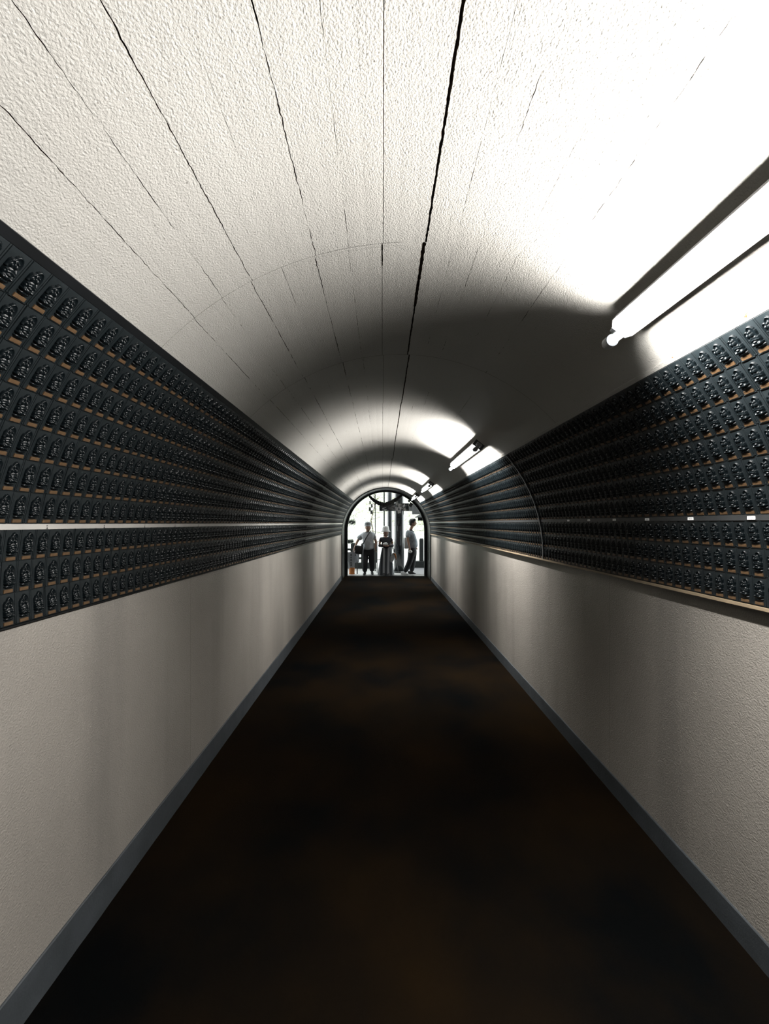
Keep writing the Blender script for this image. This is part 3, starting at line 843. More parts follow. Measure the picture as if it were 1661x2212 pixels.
def pole(px, w, Y, y_top, y_bot, m, lab, name='pole'):
    x = (px - VPX) * Y / FPX; z1 = EYE - (y_top - VPY) * Y / FPX; z0 = max(-0.004, EYE - (y_bot - VPY) * Y / FPX)
    mb = MB(); r = w / 2 * Y / FPX; H = z1 - z0
    mb.tube([(0, 0, 0), (0, 0, H * 0.5), (0, 0, H)], r, 12)
    if H > 1:
        mb.tube([(0, 0, H), (0, 0, H + 0.02)], r * 1.25, 12)
        mb.tube([(0, 0, 0), (0, 0, 0.03)], r * 1.6, 12)
    return tag(mb.build(name, m, loc=(x, Y, z0)), lab, name.split('_')[-1])
pole(829.8, 3.0, 13.2, 1040, 1300, M['post'], 'thin dark pole rising behind the white-hatted woman\'s head')
pole(810.4, 1.9, 12.6, 1069, 1300, M['post'], 'very thin dark pole standing right of the man in the grey bucket hat')
# metal handrail hoop between man and woman
mb = MB(); Y = 12.2; sc_ = Y / FPX
xa = (814.5 - VPX) * sc_; xb = (822 - VPX) * sc_; zt = EYE - (1169 - VPY) * sc_
mb.tube([(xa, 0, -0.004), (xa, 0, zt - 0.06), (xa + 0.012, 0, zt - 0.015), (xa + 0.05, 0, zt), (xb, 0.1, zt), (xb + 0.05, 0.3, zt - 0.02), (xb + 0.05, 0.32, -0.004)], 0.013, 10)
mb.tube([(xa, 0, 0.42), (xb, 0.1, 0.42), (xb + 0.05, 0.32, 0.42)], 0.009, 8)
tag(mb.build('handrail', M['post'], loc=(0, Y, 0)), 'low dark hooped handrail between the grey-hatted man and the woman', 'handrail')

def fence(x0, x1, Y, h, n, lab, rail_zs, plinth, pw=0.14):
    root = empty('stone_fence', ((x0 + x1) / 2, Y, 0)); tag(root, lab, 'fence')
    cx = (x0 + x1) / 2
    mb = MB(); mb.box((0, 0, plinth / 2), (x1 - x0, 0.26, plinth), bev=0.01); mb.build('plinth', M['stone'], root)
    for i in range(n):
        x = x0 + 0.08 + (x1 - x0 - 0.16) * i / (n - 1) - cx
        mb = MB(); mb.box((x, 0, plinth + (h - plinth) / 2), (pw, 0.14, h - plinth), bev=0.012)
        mb.box((x, 0, h + 0.01), (pw * 0.8, 0.11, 0.04), bev=0.012); mb.build('fence_post', M['stone'], root)
    for z in rail_zs:
        mb = MB(); mb.box((0, 0, z), (x1 - x0, 0.07, 0.07), bev=0.006); mb.build('fence_rail', M['stone'], root)
fence(-2.6, -0.22, 13.4, 0.88, 7, 'low dark stone fence with square posts behind the grey-hatted man', (0.68, 0.36), 0.20, pw=0.2)
fence(0.98, 3.0, 13.6, 1.04, 6, 'taller dark stone fence behind the man walking right', (), 0.24, pw=0.15)

# banners and orange box on the left
root = empty('banner_stand', tuple(at(760, 1241, 11.85) * 1)); root.location.z = 0
tag(root, 'white lettered cloth banners on an orange-brown box, left of the grey-hatted man', 'banner stand')
k = 11.85 / FPX
mb = MB(); mb.loft([(0, 0, 0.0, 0.092, 0.08), (0, 0, 0.03, 0.094, 0.082), (0, 0, 0.031, 0.088, 0.077), (0, 0, 0.20, 0.094, 0.082), (0, 0, 0.205, 0.09, 0.08)])
mb.build('orange_box', M['orange'], root)
def cloth(name, cx, cy, z0, z1, w0, w1, yaw, wav, mat_, parent):
    nu, nv = 9, 12; V = []; F = []
    for side in (0, 1):
        for j in range(nv):
            t = j / (nv - 1)
            for i in range(nu):
                q = i / (nu - 1) - 0.5; w = w0 + (w1 - w0) * t
                V.append(Matrix.Rotation(yaw, 3, 'Z') @ Vector((q * w, 0.012 * math.sin(q * wav + t * 4) + side * 0.004, z0 + (z1 - z0) * t + 0.02 * q)) + Vector((cx, cy, 0)))
    N = nu * nv
    for j in range(nv - 1):
        for i in range(nu - 1):
            a = j * nu + i; F.append((a, a + 1, a + nu + 1, a + nu)); F.append((N + a, N + a + nu, N + a + nu + 1, N + a + 1))
    for j in range(nv - 1):
        for i in (0, nu - 1):
            a = j * nu + i; F.append((a, a + nu, N + a + nu, N + a))
    for i in range(nu - 1):
        for j in (0, nv - 1):
            a = j * nu + i; F.append((a, a + 1, N + a + 1, N + a))
    return link(name, mesh_from(name, V, F, mat_, smooth=False), parent)
b1 = cloth('banner_cloth', -0.015, -0.05, 0.19, 0.71, 0.20, 0.24, 0.15, 9, M['banner'], root)
b2 = cloth('banner_cloth', 0.13, 0.03, 0.36, 0.76, 0.22, 0.24, -0.35, 8, M['banner'], root)
for (bn, cx, cy, z0, n, yaw, seed) in ((b1, -0.02, -0.069, 0.26, 5, 0.15, 5), (b2, 0.11, 0.008, 0.58, 2, -0.35, 9)):
    for i in range(n):
        mb = MB(); R = Matrix.Rotation(yaw, 3, 'Z')
        P = lambda u, v, w: tuple(R @ Vector((u, -w - 0.0, v)) + Vector((cx, cy, 0)))
        glyph(mb, 0, z0 + i * 0.082, 0.066, P, seed + i, t=0.16)
        mb.build('character', M['ink'], bn)
mb = MB(); mb.box((-0.02, 0.03, 0.40), (0.05, 0.03, 0.80)); mb.box((-0.02, 0.03, 0.77), (0.075, 0.05, 0.05)); mb.build('stand_post', M['post'], root)
mb = MB(); mb.tube([(0.17, 0.02, 0.0), (0.17, 0.02, 0.38)], 0.018, 10); mb.build('support_pole', M['post'], root)

# small lantern with an eave, high on the right
root = empty('hanging_lantern', tuple(at(908, 1118, 11.8))); tag(root, 'small dark roofed lantern at the right rim of the arched exit', 'lantern')
mb = MB(); mb.box((0, 0, -0.05), (0.15, 0.15, 0.10), bev=0.008); mb.build('lantern_body', M['stone'], root)
mb = MB(); V = [(-0.18, -0.18, 0), (0.18, -0.18, 0), (0.18, 0.18, 0), (-0.18, 0.18, 0), (-0.14, -0.14, 0.03), (0.14, -0.14, 0.03), (0.14, 0.14, 0.03), (-0.14, 0.14, 0.03), (0, 0, 0.11)]
mb.add(V, [(3, 2, 1, 0), (0, 1, 5, 4), (1, 2, 6, 5), (2, 3, 7, 6), (3, 0, 4, 7), (4, 5, 8), (5, 6, 8), (6, 7, 8), (7, 4, 8)]); mb.build('lantern_roof', M['stone'], root)
mb = MB(); mb.box((0.21, -0.16, -0.02), (0.42, 0.03, 0.03)); mb.box((0.0, -0.085, -0.02), (0.03, 0.18, 0.03)); mb.build('wall_bracket', M['stone'], root)

# pale wooded slope far behind
def hillside():
    nx, nz = 90, 40; V = []; F = []
    for j in range(nz + 1):
        t = j / nz
        for i in range(nx + 1):
            x = -14 + 28 * i / nx; y = 30 + 9 * t; z = -0.01 + 9.5 * t
            d = noise.fractal(Vector((x * .5, y * .5, z * .5)), 1.0, 2.0, 5) * 0.9 * min(1, t * 5)
            V.append((x, y - d, z + d * .4))
    for j in range(nz):
        for i in range(nx):
            a = j * (nx + 1) + i; F.append((a, a + 1, a + nx + 2, a + nx + 1))
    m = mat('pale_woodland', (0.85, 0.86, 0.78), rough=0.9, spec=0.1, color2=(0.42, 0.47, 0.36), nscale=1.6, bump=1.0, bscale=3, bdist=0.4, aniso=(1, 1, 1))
    o = link('hillside', mesh_from('hillside', V, F, m, smooth=True)); o['kind'] = 'structure'
hillside()
# trees
def tree(x, y, h, spread, nleaf, leafm, lab, seed, name='tree', trunk_r=0.06, ls=0.17, zlow=0.25):
    r = random.Random(seed); root = empty(name, (x, y, 0)); tag(root, lab, 'tree', 'pale trees beyond the exit')
    mb = MB(); tips = []
    tp = [(0, 0, -0.01)]
    for i in range(1, 6): tp.append((r.uniform(-.12, .12) * i * .5, r.uniform(-.1, .1) * i * .5, h * 0.8 * i / 5))
    mb.tube(tp, [trunk_r * (1 - 0.14 * i) for i in range(6)], 8)
    for i in range(26):
        f = r.uniform(zlow, 1) * 4.99; j = int(f); p = Vector(tp[j]).lerp(Vector(tp[j + 1]), f - j)
        a = r.uniform(0, 2 * PI); L = spread * r.uniform(.4, 1) ; pts = [p]; d = Vector((math.cos(a), math.sin(a), r.uniform(-.1, .6)))
        for q in range(4): pts.append(pts[-1] + (d + Vector((r.uniform(-.4, .4), r.uniform(-.4, .4), r.uniform(-.3, .3)))) * L / 4)
        mb.tube(pts, [0.02, 0.014, 0.010, 0.007, 0.004], 5); tips += pts[1:]
    mb.build('branches', M['bark'], root)
    n = nleaf; V = np.zeros((n * 4, 3)); F = np.arange(n * 4).reshape(n, 4)
    for i in range(n):
        c = tips[r.randrange(len(tips))] + Vector((r.gauss(0, .22), r.gauss(0, .22), r.gauss(0, .16)))
        a = Vector((r.uniform(-1, 1), r.uniform(-1, 1), r.uniform(-1, 1))).normalized(); b = a.cross(Vector((r.uniform(-1, 1), r.uniform(-1, 1), r.uniform(-1, 1)))).normalized()
        s_ = ls * r.uniform(.5, 1)
        for q, (e, g) in enumerate(((-1, 0), (0, -.45), (1, 0), (0, .45))): V[i * 4 + q] = c + (a * e + b * g) * s_ * .5
    link('leaves', mesh_from('leaves', V, F, leafm), root)
tree(-2.3, 19.5, 4.6, 1.5, 1300, M['leaf'], 'pale leafy tree beyond the exit, left of the grey-hatted man', 1)
tree(-0.6, 23.0, 5.6, 1.9, 1400, M['leaf'], 'pale leafy tree far behind the thin pole beyond the exit', 2)
tree(2.4, 19.0, 4.8, 1.5, 1400, M['leaf'], 'pale leafy tree beyond the exit behind the man walking right', 3)
tree(0.9, 26.0, 6.5, 2.2, 1400, M['leaf'], 'faint pale tree farthest off, between the two gate pillars', 4)
def pine():
    r = random.Random(5); root = empty('pine_tree', (-2.15, 13.0, 0)); tag(root, 'dark pine reaching two needle sprays in from the left of the exit', 'tree')
    mb = MB(); mb.tube([(0, 0, -0.01), (0.02, 0, 1.0), (-0.03, 0, 2.4)], [0.08, 0.07, 0.03], 10)
    cl = []
    for (tx, tz) in ((at(757, 1128, 13).x + 2.15, at(757, 1128, 13).z), (at(755, 1170, 13).x + 2.15, at(755, 1170, 13).z)):
        mb.tube([(0, 0, tz - 0.15), (tx * 0.5, 0, tz - 0.04), (tx, 0, tz)], [0.03, 0.02, 0.008], 8); cl.append((tx, tz))
    mb.build('branches', M['bark'], root)
    V = []; F = []
    for ci, (tx, tz) in enumerate(cl):
        ext = 0.17 if ci == 0 else 0.13
        for i in range(1500):
            c = Vector((tx + r.uniform(-ext * 2, ext), r.gauss(0, .07), tz + r.gauss(0, 0.05 if ci == 0 else 0.035)))
            a = Vector((r.uniform(-1, 1), r.uniform(-1, 1), r.uniform(-.3, 1))).normalized() * 0.035; b = a.cross(Vector((0, 1, 0.2))).normalized() * 0.006
            k_ = len(V); V += [c - b, c + b, c + a]; F.append((k_, k_ + 1, k_ + 2))
    link('needles', mesh_from('needles', V, F, M['leaf_dark']), root)
pine()

# ------------------------------------------------------------------ people
def skin_eval(J, E, root, sub=2):
    names = list(J); me = bpy.data.meshes.new('tmp')
    me.from_pydata([J[n][:3] for n in names], [(names.index(a), names.index(b)) for a, b in E], [])
    o = bpy.data.objects.new('tmp', me); COL.objects.link(o)
    md = o.modifiers.new('s', 'SKIN'); md.use_smooth_shade = True
    sk = me.skin_vertices[0].data
    kk = 1.0 if root == 'pelvis' and 'headb' in J else 1.2
    for i, n in enumerate(names):
        r = J[n][3]; r2 = J[n][4] if len(J[n]) > 4 else r
        sk[i].radius = (r * kk, r2 * kk); sk[i].use_root = (n == root)
    sd = o.modifiers.new('d', 'SUBSURF'); sd.levels = sub; sd.render_levels = sub
    dg = bpy.context.evaluated_depsgraph_get(); dg.update()
    r = bpy.data.meshes.new_from_object(o.evaluated_get(dg))
    V = [v.co.copy() for v in r.vertices]; F = [tuple(p.vertices) for p in r.polygons]
    bpy.data.objects.remove(o); bpy.data.meshes.remove(me); bpy.data.meshes.remove(r)
    return V, F

def head_geo(c, H, yaw, pitch=0.0):
    """head of height H centred at c, facing -Y before the turn; returns (V, F, mat index)"""
    mb = MB(); u, v = 28, 20; V = []; F = []; I = []
    for j in range(v + 1):
        th = PI * j / v
        for i in range(u):
            ph = 2 * PI * i / u
            x = math.sin(th) * math.cos(ph); y = math.sin(th) * math.sin(ph); z = math.cos(th)
            X, Y_, Z = x * 0.34, y * 0.42, z * 0.5
            if z < 0: X *= 1 + 0.32 * z; Y_ = Y_ * (1 + 0.10 * z) - (-z) * 0.03 * (1 if y < 0 else -1.5)
            fr = max(0, -y)
            Y_ -= 0.11 * math.exp(-((x / 0.13) ** 2 + ((z + 0.12) / 0.17) ** 2)) * (fr > 0.3)     # nose
            Y_ += 0.035 * (math.exp(-(((x - 0.36) / 0.16) ** 2 + ((z - 0.05) / 0.12) ** 2)) + math.exp(-(((x + 0.36) / 0.16) ** 2 + ((z - 0.05) / 0.12) ** 2))) * (fr > 0.3)
            Y_ -= 0.03 * math.exp(-((x / 0.25) ** 2 + ((z + 0.50) / 0.07) ** 2)) * (fr > 0.3)     # lips
            V.append(Vector((X, Y_, Z)))
    for j in range(v):
        for i in range(u): F.append((j * u + i, (j + 1) * u + i, (j + 1) * u + (i + 1) % u, j * u + (i + 1) % u))
    mb.add(V, F)
    for s_ in (-1, 1):
        mb.sphere((s_ * 0.345, 0.03, -0.02), (0.035, 0.08, 0.12), 0, 8, 6)
        mb.sphere((s_ * 0.125, -0.365, 0.03), (0.05, 0.03, 0.025), 1, 8, 6)
    mb.sphere((0, -0.415, -0.25), (0.085, 0.02, 0.018), 1, 8, 6)
    R = Matrix.Rotation(yaw, 3, 'Z') @ Matrix.Rotation(pitch, 3, 'X')
    return [R @ (v_ if isinstance(v_, Vector) else Vector(v_)) * H + Vector(c) for v_ in mb.V], mb.F, mb.I

def hand(J, E, wrist, palm_dir, side_dir, tag_, s_=1.0, curl=None, wname=None):
    """palm and five fingers as skin chains"""
    w = Vector(wrist); d = Vector(palm_dir).normalized(); sd = Vector(side_dir).normalized(); cu = Vector(curl or d.cross(sd)).normalized()
    pm = w + d * 0.055 * s_; J[tag_ + 'palm'] = (*pm, 0.020 * s_, 0.032 * s_); E.append((wname, tag_ + 'palm'))
    for i, (off, L) in enumerate(((-0.027, .058), (-0.009, .072), (0.009, .068), (0.026, .052))):
        a = pm + d * 0.035 * s_ + sd * off * s_; b = a + (d * 0.8 + cu * 0.35) * L * 0.5 * s_; c = b + (d * 0.35 + cu * 0.8) * L * 0.5 * s_
        n = tag_ + 'f%d' % i
        J[n + 'a'] = (*a, 0.0095 * s_); J[n + 'b'] = (*b, 0.0085 * s_); J[n + 'c'] = (*c, 0.0075 * s_)
        E += [(tag_ + 'palm', n + 'a'), (n + 'a', n + 'b'), (n + 'b', n + 'c')]
    a = w + d * 0.03 * s_ - sd * 0.03 * s_; b = a + (d * 0.6 - sd * 0.5 + cu * 0.3) * 0.04 * s_
    J[tag_ + 't0'] = (*a, 0.011 * s_); J[tag_ + 't1'] = (*b, 0.009 * s_)
    E += [(tag_ + 'palm', tag_ + 't0'), (tag_ + 't0', tag_ + 't1')]

def body(root, J, E, head, yaw, pitch, H=0.235):
    V, F = skin_eval(J, E, 'pelvis', 2)
    mb = MB(); mb.add(V, F); hv, hf, hi = head_geo(head, H, yaw, pitch)
    b = len(mb.V); mb.V += [tuple(v) for v in hv]; mb.F += [tuple(i + b for i in f) for f in hf]; mb.I += hi
    me = mesh_from('body', mb.V, mb.F, [M['skin'], M['ink']], mb.I, True)
    return link('body', me, root)

def cloth_skin(name, J, E, rootn, m, parent, sub=2):
    V, F = skin_eval(J, E, rootn, sub)
    return link(name, mesh_from(name, V, F, m, smooth=True), parent)

def shoe(name, x, y, z, yaw, m, parent, L=0.27):
    mb = MB(); n = 9; rings = []
    R = Matrix.Rotation(yaw, 3, 'Z')
    V = []; F = []; k = 12
    for i in range(n):
        t = i / (n - 1); yy = 0.09 - t * L
        w = 0.045 * math.sin(PI * (0.12 + 0.80 * t)) ** 0.5 + 0.003; h = 0.085 * (1 - t) ** 0.8 + 0.032 * math.sin(PI * (0.1 + 0.85 * t))
        for q in range(k):
            a = 2 * PI * q / k; p = R @ Vector((w * math.cos(a), yy, 0)); zz = max(0, h * 0.5 * (1 + math.sin(a)))
            V.append((p.x + x, p.y + y, z + zz))
    for i in range(n - 1):
        for q in range(k): F.append((i * k + q, i * k + (q + 1) % k, (i + 1) * k + (q + 1) % k, (i + 1) * k + q))
    F.append(tuple(reversed(range(k)))); F.append(tuple((n - 1) * k + q for q in range(k)))
    mb.add(V, F); return mb.build(name, m, parent, smooth=True)

def bucket_hat(root, c, r, h, brim, m, band=None):
    mb = MB(); x, y, z = c
    mb.loft([(x, y, z - 0.035, brim, brim), (x, y, z - 0.030, brim * 1.01, brim * 1.01), (x, y, z + 0.012, r * 1.06, r * 1.08), (x, y, z + h * 0.6, r * 0.98, r),
             (x, y, z + h * 0.92, r * 0.86, r * 0.88), (x, y, z + h, r * 0.6, r * 0.62)], cap=True)
    o = mb.build('bucket_hat', m, root, smooth=True)
    if band:
        b = MB(); b.loft([(x, y, z + 0.018, r * 1.075, r * 1.095), (x, y, z + 0.06, r * 1.03, r * 1.05)], cap=False); b.build('hat_band', band, o)
    return o

YF = 11.72; KP = YF / FPX
def PX(px, py, dy=0.0):          # photo pixel -> local coordinates of a figure plane
    return ((px - VPX) * KP, dy, EYE - (py - VPY) * KP)

# --- man with the grey bucket hat
def man_hat():
    x0 = -0.50
    root = empty('person', (x0, YF, 0)); tag(root, 'man in light grey bucket hat, pale shirt and dark trousers walking toward the tunnel', 'person')
    def q(px, py, dy=0.0):
        a = PX(px, py, dy); return (a[0] - x0, a[1], a[2])
    J = {}; E = []
    def j(n, p, r, r2=None): J[n] = (*p, r) if r2 is None else (*p, r, r2)
    j('pelvis', q(796, 1183), 0.08, 0.07); j('chest', q(794, 1162), 0.14, 0.10); j('neckb', q(794, 1151, .01), 0.062); j('neck', q(794.5, 1146, -.01), 0.055); j('headb', q(795, 1141, -.01), 0.06)
    j('shL', q(781, 1155), 0.055); j('elL', q(772, 1169, .03), 0.042); j('wrL', q(766, 1184, -.02), 0.028)
    j('shR', q(807, 1155), 0.055); j('elR', q(812, 1170, .06), 0.042); j('wrR', q(811, 1184, .02), 0.028)
    j('hipL', q(790, 1190), 0.06); j('knL', q(788.5, 1214, -.05), 0.06); j('anL', q(788, 1236, -.02), 0.042)
    j('hipR', q(802, 1190), 0.06); j('knR', q(803, 1214, .02), 0.06); j('anR', q(803.5, 1235, .10), 0.042)
    E += [('pelvis', 'chest'), ('chest', 'neckb'), ('neckb', 'neck'), ('neck', 'headb'), ('chest', 'shL'), ('shL', 'elL'), ('elL', 'wrL'), ('chest', 'shR'), ('shR', 'elR'), ('elR', 'wrR'),
          ('pelvis', 'hipL'), ('hipL', 'knL'), ('knL', 'anL'), ('pelvis', 'hipR'), ('hipR', 'knR'), ('knR', 'anR')]
    hand(J, E, J['wrL'][:3], (-0.25, -0.1, -1), (0, 1, 0), 'l', wname='wrL'); hand(J, E, J['wrR'][:3], (0.05, -0.2, -1), (0, 1, 0), 'r', wname='wrR')
    body(root, J, E, q(795, 1140, -.03), 0.15, 0.30, 0.26)
    C = {'pelvis': (*q(796, 1183), .20, .145), 'bel': (*q(795.5, 1174), .195, .15), 'chest': (*q(794, 1162), .19, .14), 'ck': (*q(794, 1152), .12, .10),
         'sL': (*q(782, 1155), .085), 'eL': (*q(774, 1166, .01), .080), 'sR': (*q(806.5, 1155), .085), 'eR': (*q(811, 1166, .03), .068), 'hem': (*q(796, 1188), .20, .15)}
    cloth_skin('shirt', C, [('hem', 'pelvis'), ('pelvis', 'bel'), ('bel', 'chest'), ('chest', 'ck'), ('chest', 'sL'), ('sL', 'eL'), ('chest', 'sR'), ('sR', 'eR')], 'chest', M['polo'], root)
    mb = MB(); a = q(794, 1149.5); mb.loft([(a[0], a[1], a[2] - .03, .095, .085), (a[0], a[1] - .01, a[2] + .015, .078, .075)], cap=False)
    mb.build('shirt_collar', M['hat_band'], root)
    T = {'w': (*q(796, 1180), .155, .115), 'c': (*q(796, 1190), .165, .125), 'hL': (*q(790, 1197), .095), 'kL': (*q(788.5, 1214, -.05), .080), 'aL': (*q(788, 1237, -.02), .070),
         'hR': (*q(802.5, 1197), .095), 'kR': (*q(803, 1214, .02), .085), 'aR': (*q(803.5, 1236, .10), .075)}
    cloth_skin('trousers', T, [('w', 'c'), ('c', 'hL'), ('hL', 'kL'), ('kL', 'aL'), ('c', 'hR'), ('hR', 'kR'), ('kR', 'aR')], 'c', M['trouser'], root)
    shoe('shoe', q(788, 1240)[0], -0.02, 0, -0.1, M['shoe_dark'], root); shoe('shoe', q(803.5, 1240)[0], 0.10, 0, 0.1, M['shoe_dark'], root)
    bucket_hat(root, q(794.7, 1134.5, -.02), .100, .115, .122, M['hat_grey'], M['hat_band'])
    return q
q1 = man_hat()
# bag carried on a strap: held by him, a thing of its own
root = empty('shoulder_bag', (-0.50, YF, 0)); tag(root, 'black shoulder bag with diagonal strap hanging at the grey-hatted man\'s hip', 'bag')
a = q1(775.5, 1187, -.13)
mb = MB(); mb.box((0, 0, 0), (0.25, 0.12, 0.27), bev=0.045, R=Matrix.Rotation(0.12, 3, 'Y'))
mb.V = [(v[0] + a[0], v[1] + a[1], v[2] + a[2]) for v in mb.V]; mb.build('bag_body', M['bag'], root, smooth=True)
mb = MB(); mb.box((a[0] - .0, a[1] - .066, a[2] + .045), (0.24, 0.012, 0.15), bev=0.005, R=Matrix.Rotation(0.12, 3, 'Y')); mb.build('bag_flap', M['bag'], root)
mb = MB(); pts = [q1(780, 1181, -.15), q1(785, 1174, -.19), q1(791, 1162, -.205), q1(797, 1152, -.16), q1(801.5, 1146.5, -.03), q1(800, 1150, .13), q1(790, 1168, .19), q1(778, 1182, .02)]
mb.tube(pts, 0.017, 8); mb.build('bag_strap', M['bag'], root, smooth=True)

# --- woman in the white hat
def woman():
    x0 = 0.12
    root = empty('person', (x0, YF, 0)); tag(root, 'woman in white bucket hat, black top and long grey skirt, hands clasped', 'person')
    def q(px, py, dy=0.0):
        a = PX(px, py, dy); return (a[0] - x0, a[1], a[2])
    J = {}; E = []
    def j(n, p, r, r2=None): J[n] = (*p, r) if r2 is None else (*p, r, r2)
    j('pelvis', q(834, 1187), 0.075, 0.065); j('chest', q(833.5, 1170), 0.115, 0.085); j('neckb', q(833.5, 1161), 0.052); j('neck', q(833.5, 1157), 0.046); j('headb', q(833.5, 1153), 0.05)
    j('shL', q(822.5, 1164), 0.046); j('elL', q(819.5, 1176, .0), 0.036); j('wrL', q(829, 1178, -.20), 0.025)
    j('shR', q(844.5, 1164), 0.046); j('elR', q(848, 1176, .0), 0.036); j('wrR', q(838, 1178.5, -.20), 0.025)
    j('hipL', q(829, 1195), 0.06); j('knL', q(829, 1217), 0.05); j('anL', q(829, 1237), 0.034)
    j('hipR', q(839, 1195), 0.06); j('knR', q(839, 1217), 0.05); j('anR', q(839.5, 1237), 0.034)
    E += [('pelvis', 'chest'), ('chest', 'neckb'), ('neckb', 'neck'), ('neck', 'headb'), ('chest', 'shL'), ('shL', 'elL'), ('elL', 'wrL'), ('chest', 'shR'), ('shR', 'elR'), ('elR', 'wrR'),
          ('pelvis', 'hipL'), ('hipL', 'knL'), ('knL', 'anL'), ('pelvis', 'hipR'), ('hipR', 'knR'), ('knR', 'anR')]
    hand(J, E, J['wrL'][:3], (0.9, -0.25, 0.15), (0, 0, -1), 'l', .85, wname='wrL'); hand(J, E, J['wrR'][:3], (-0.9, -0.25, 0.15), (0, 0, -1), 'r', .85, (0, -1, 0), wname='wrR')
    body(root, J, E, q(833.4, 1151.5, -.02), 0.0, 0.12, 0.235)
    C = {'pelvis': (*q(834, 1186), .135, .10), 'wa': (*q(834, 1178), .125, .095), 'chest': (*q(833.5, 1169), .13, .10), 'ck': (*q(833.5, 1163), .085, .07),
         'sL': (*q(823.5, 1164.5), .062), 'eL': (*q(820.5, 1170.5, .0), .060), 'sR': (*q(843.5, 1164.5), .062), 'eR': (*q(847, 1170.5, .0), .060)}
    cloth_skin('black_top', C, [('pelvis', 'wa'), ('wa', 'chest'), ('chest', 'ck'), ('chest', 'sL'), ('sL', 'eL'), ('chest', 'sR'), ('sR', 'eR')], 'chest', M['black_cloth'], root)
    for (s_, a, b) in ((-1, (819.8, 1178.2, -.03), (827.5, 1178.6, -.19)), (1, (848, 1178.2, -.03), (839.5, 1179, -.19))):
        mb = MB(); mb.tube([q(*a), q(*b)], [0.050, 0.040], 14); mb.build('arm_cover', M['black_cloth'], root, smooth=True)
    mb = MB(); rings = []
    for i in range(12):
        t = i / 11; c = q(834 - 0.2 * t, 1183 + t * 59)
        rings.append((c[0], 0.0, c[2], 0.125 + 0.125 * t ** 0.8, 0.10 + 0.10 * t, 11, 0.02 + 0.07 * t))
    mb.loft(rings); mb.build('long_skirt', M['skirt_cloth'], root, smooth=True)
    shoe('shoe', q(829.5, 1240)[0], -0.12, 0, -0.1, M['shoe_dark'], root, .23); shoe('shoe', q(839, 1240)[0], -0.10, 0, 0.1, M['shoe_dark'], root, .23)
    bucket_hat(root, q(833, 1146.2, -.01), .108, .150, .150, M['hat_white'])
    mb = MB(); mb.loft([(q(833.4, 1157)[0], .03, q(833.4, 1158)[2], .07, .06), (q(833.4, 1150)[0], .02, q(833.4, 1147)[2], .083, .09)]); mb.build('hair', M['hair'], root, smooth=True)
    return q
q2 = woman()
def crumple(name, c, dims, m, lab, cat, seed, n=3):
    bm = bmesh.new(); bmesh.ops.create_icosphere(bm, subdivisions=n, radius=1)
    for v in bm.verts:
        k_ = 1 + 0.28 * noise.noise(v.co * 2.3 + Vector((seed, 0, 0))) + 0.12 * noise.noise(v.co * 6 + Vector((seed, 1, 0)))
        v.co = Vector((v.co.x * dims[0], v.co.y * dims[1], v.co.z * dims[2])) * k_
    me = bpy.data.meshes.new(name); bm.to_mesh(me); bm.free(); me.materials.append(m)
    me.polygons.foreach_set('use_smooth', [True] * len(me.polygons))
    o = link(name, me, loc=c); return tag(o, lab, cat)
def w2(px, py, dy): a = q2(px, py, dy); return (a[0] + 0.12, YF + dy, a[2])
crumple('folded_cloth', w2(832.5, 1174, -.27), (0.075, 0.035, 0.045), M['hat_white'], 'small white folded cloth held in the woman\'s clasped hands', 'cloth', 1)
# hanging pale bag + umbrella with orange handle at her side
root = empty('hanging_bag', w2(849, 1199, -.12)); tag(root, 'pale grey cloth bag hanging at the right side of the woman\'s skirt', 'bag')
mb = MB(); mb.loft([(-.06, 0, -.22, .02, .015), (-.05, 0, -.17, .06, .03, 5, .08), (-.02, 0, -.05, .07, .035, 5, .08), (.02, 0, .06, .045, .025, 5, .08), (.03, 0, .09, .02, .015)])
mb.build('bag_body', M['polo'], root, smooth=True)
mb = MB(); mb.tube([(.03, 0, .08), (.0, .02, .18), (-.03, .06, .26)], .010, 8); mb.tube([(.03, 0, .08), (.03, .03, .17), (.0, .08, .26)], .010, 8); mb.build('bag_handle', M['black_cloth'], root)
root = empty('umbrella', w2(853, 1205, -.16)); tag(root, 'closed grey umbrella with orange-brown handle slanting beside the woman\'s skirt', 'umbrella')
b0 = Vector(w2(853, 1205, -.16)); b1 = Vector(w2(860.5, 1235, -.16)) - b0; h0 = Vector(w2(852, 1196, -.16)) - b0
mb = MB(); mb.tube([(0, 0, 0), tuple(b1 * .5), tuple(b1 * .97), tuple(b1)], [.016, .015, .011, .004], 10); mb.build('umbrella_shaft', M['umbrella'], root, smooth=True)
mb = MB(); mb.tube([tuple(h0 + Vector((-.03, 0, -.02))), tuple(h0 + Vector((-.01, 0, .012))), tuple(h0 + Vector((.02, 0, 0))), (0.025, 0, 0.02), (0.035, 0, -0.05)], [.012, .018, .024, .022, .008], 10); mb.build('umbrella_handle', M['orange'], root, smooth=True)

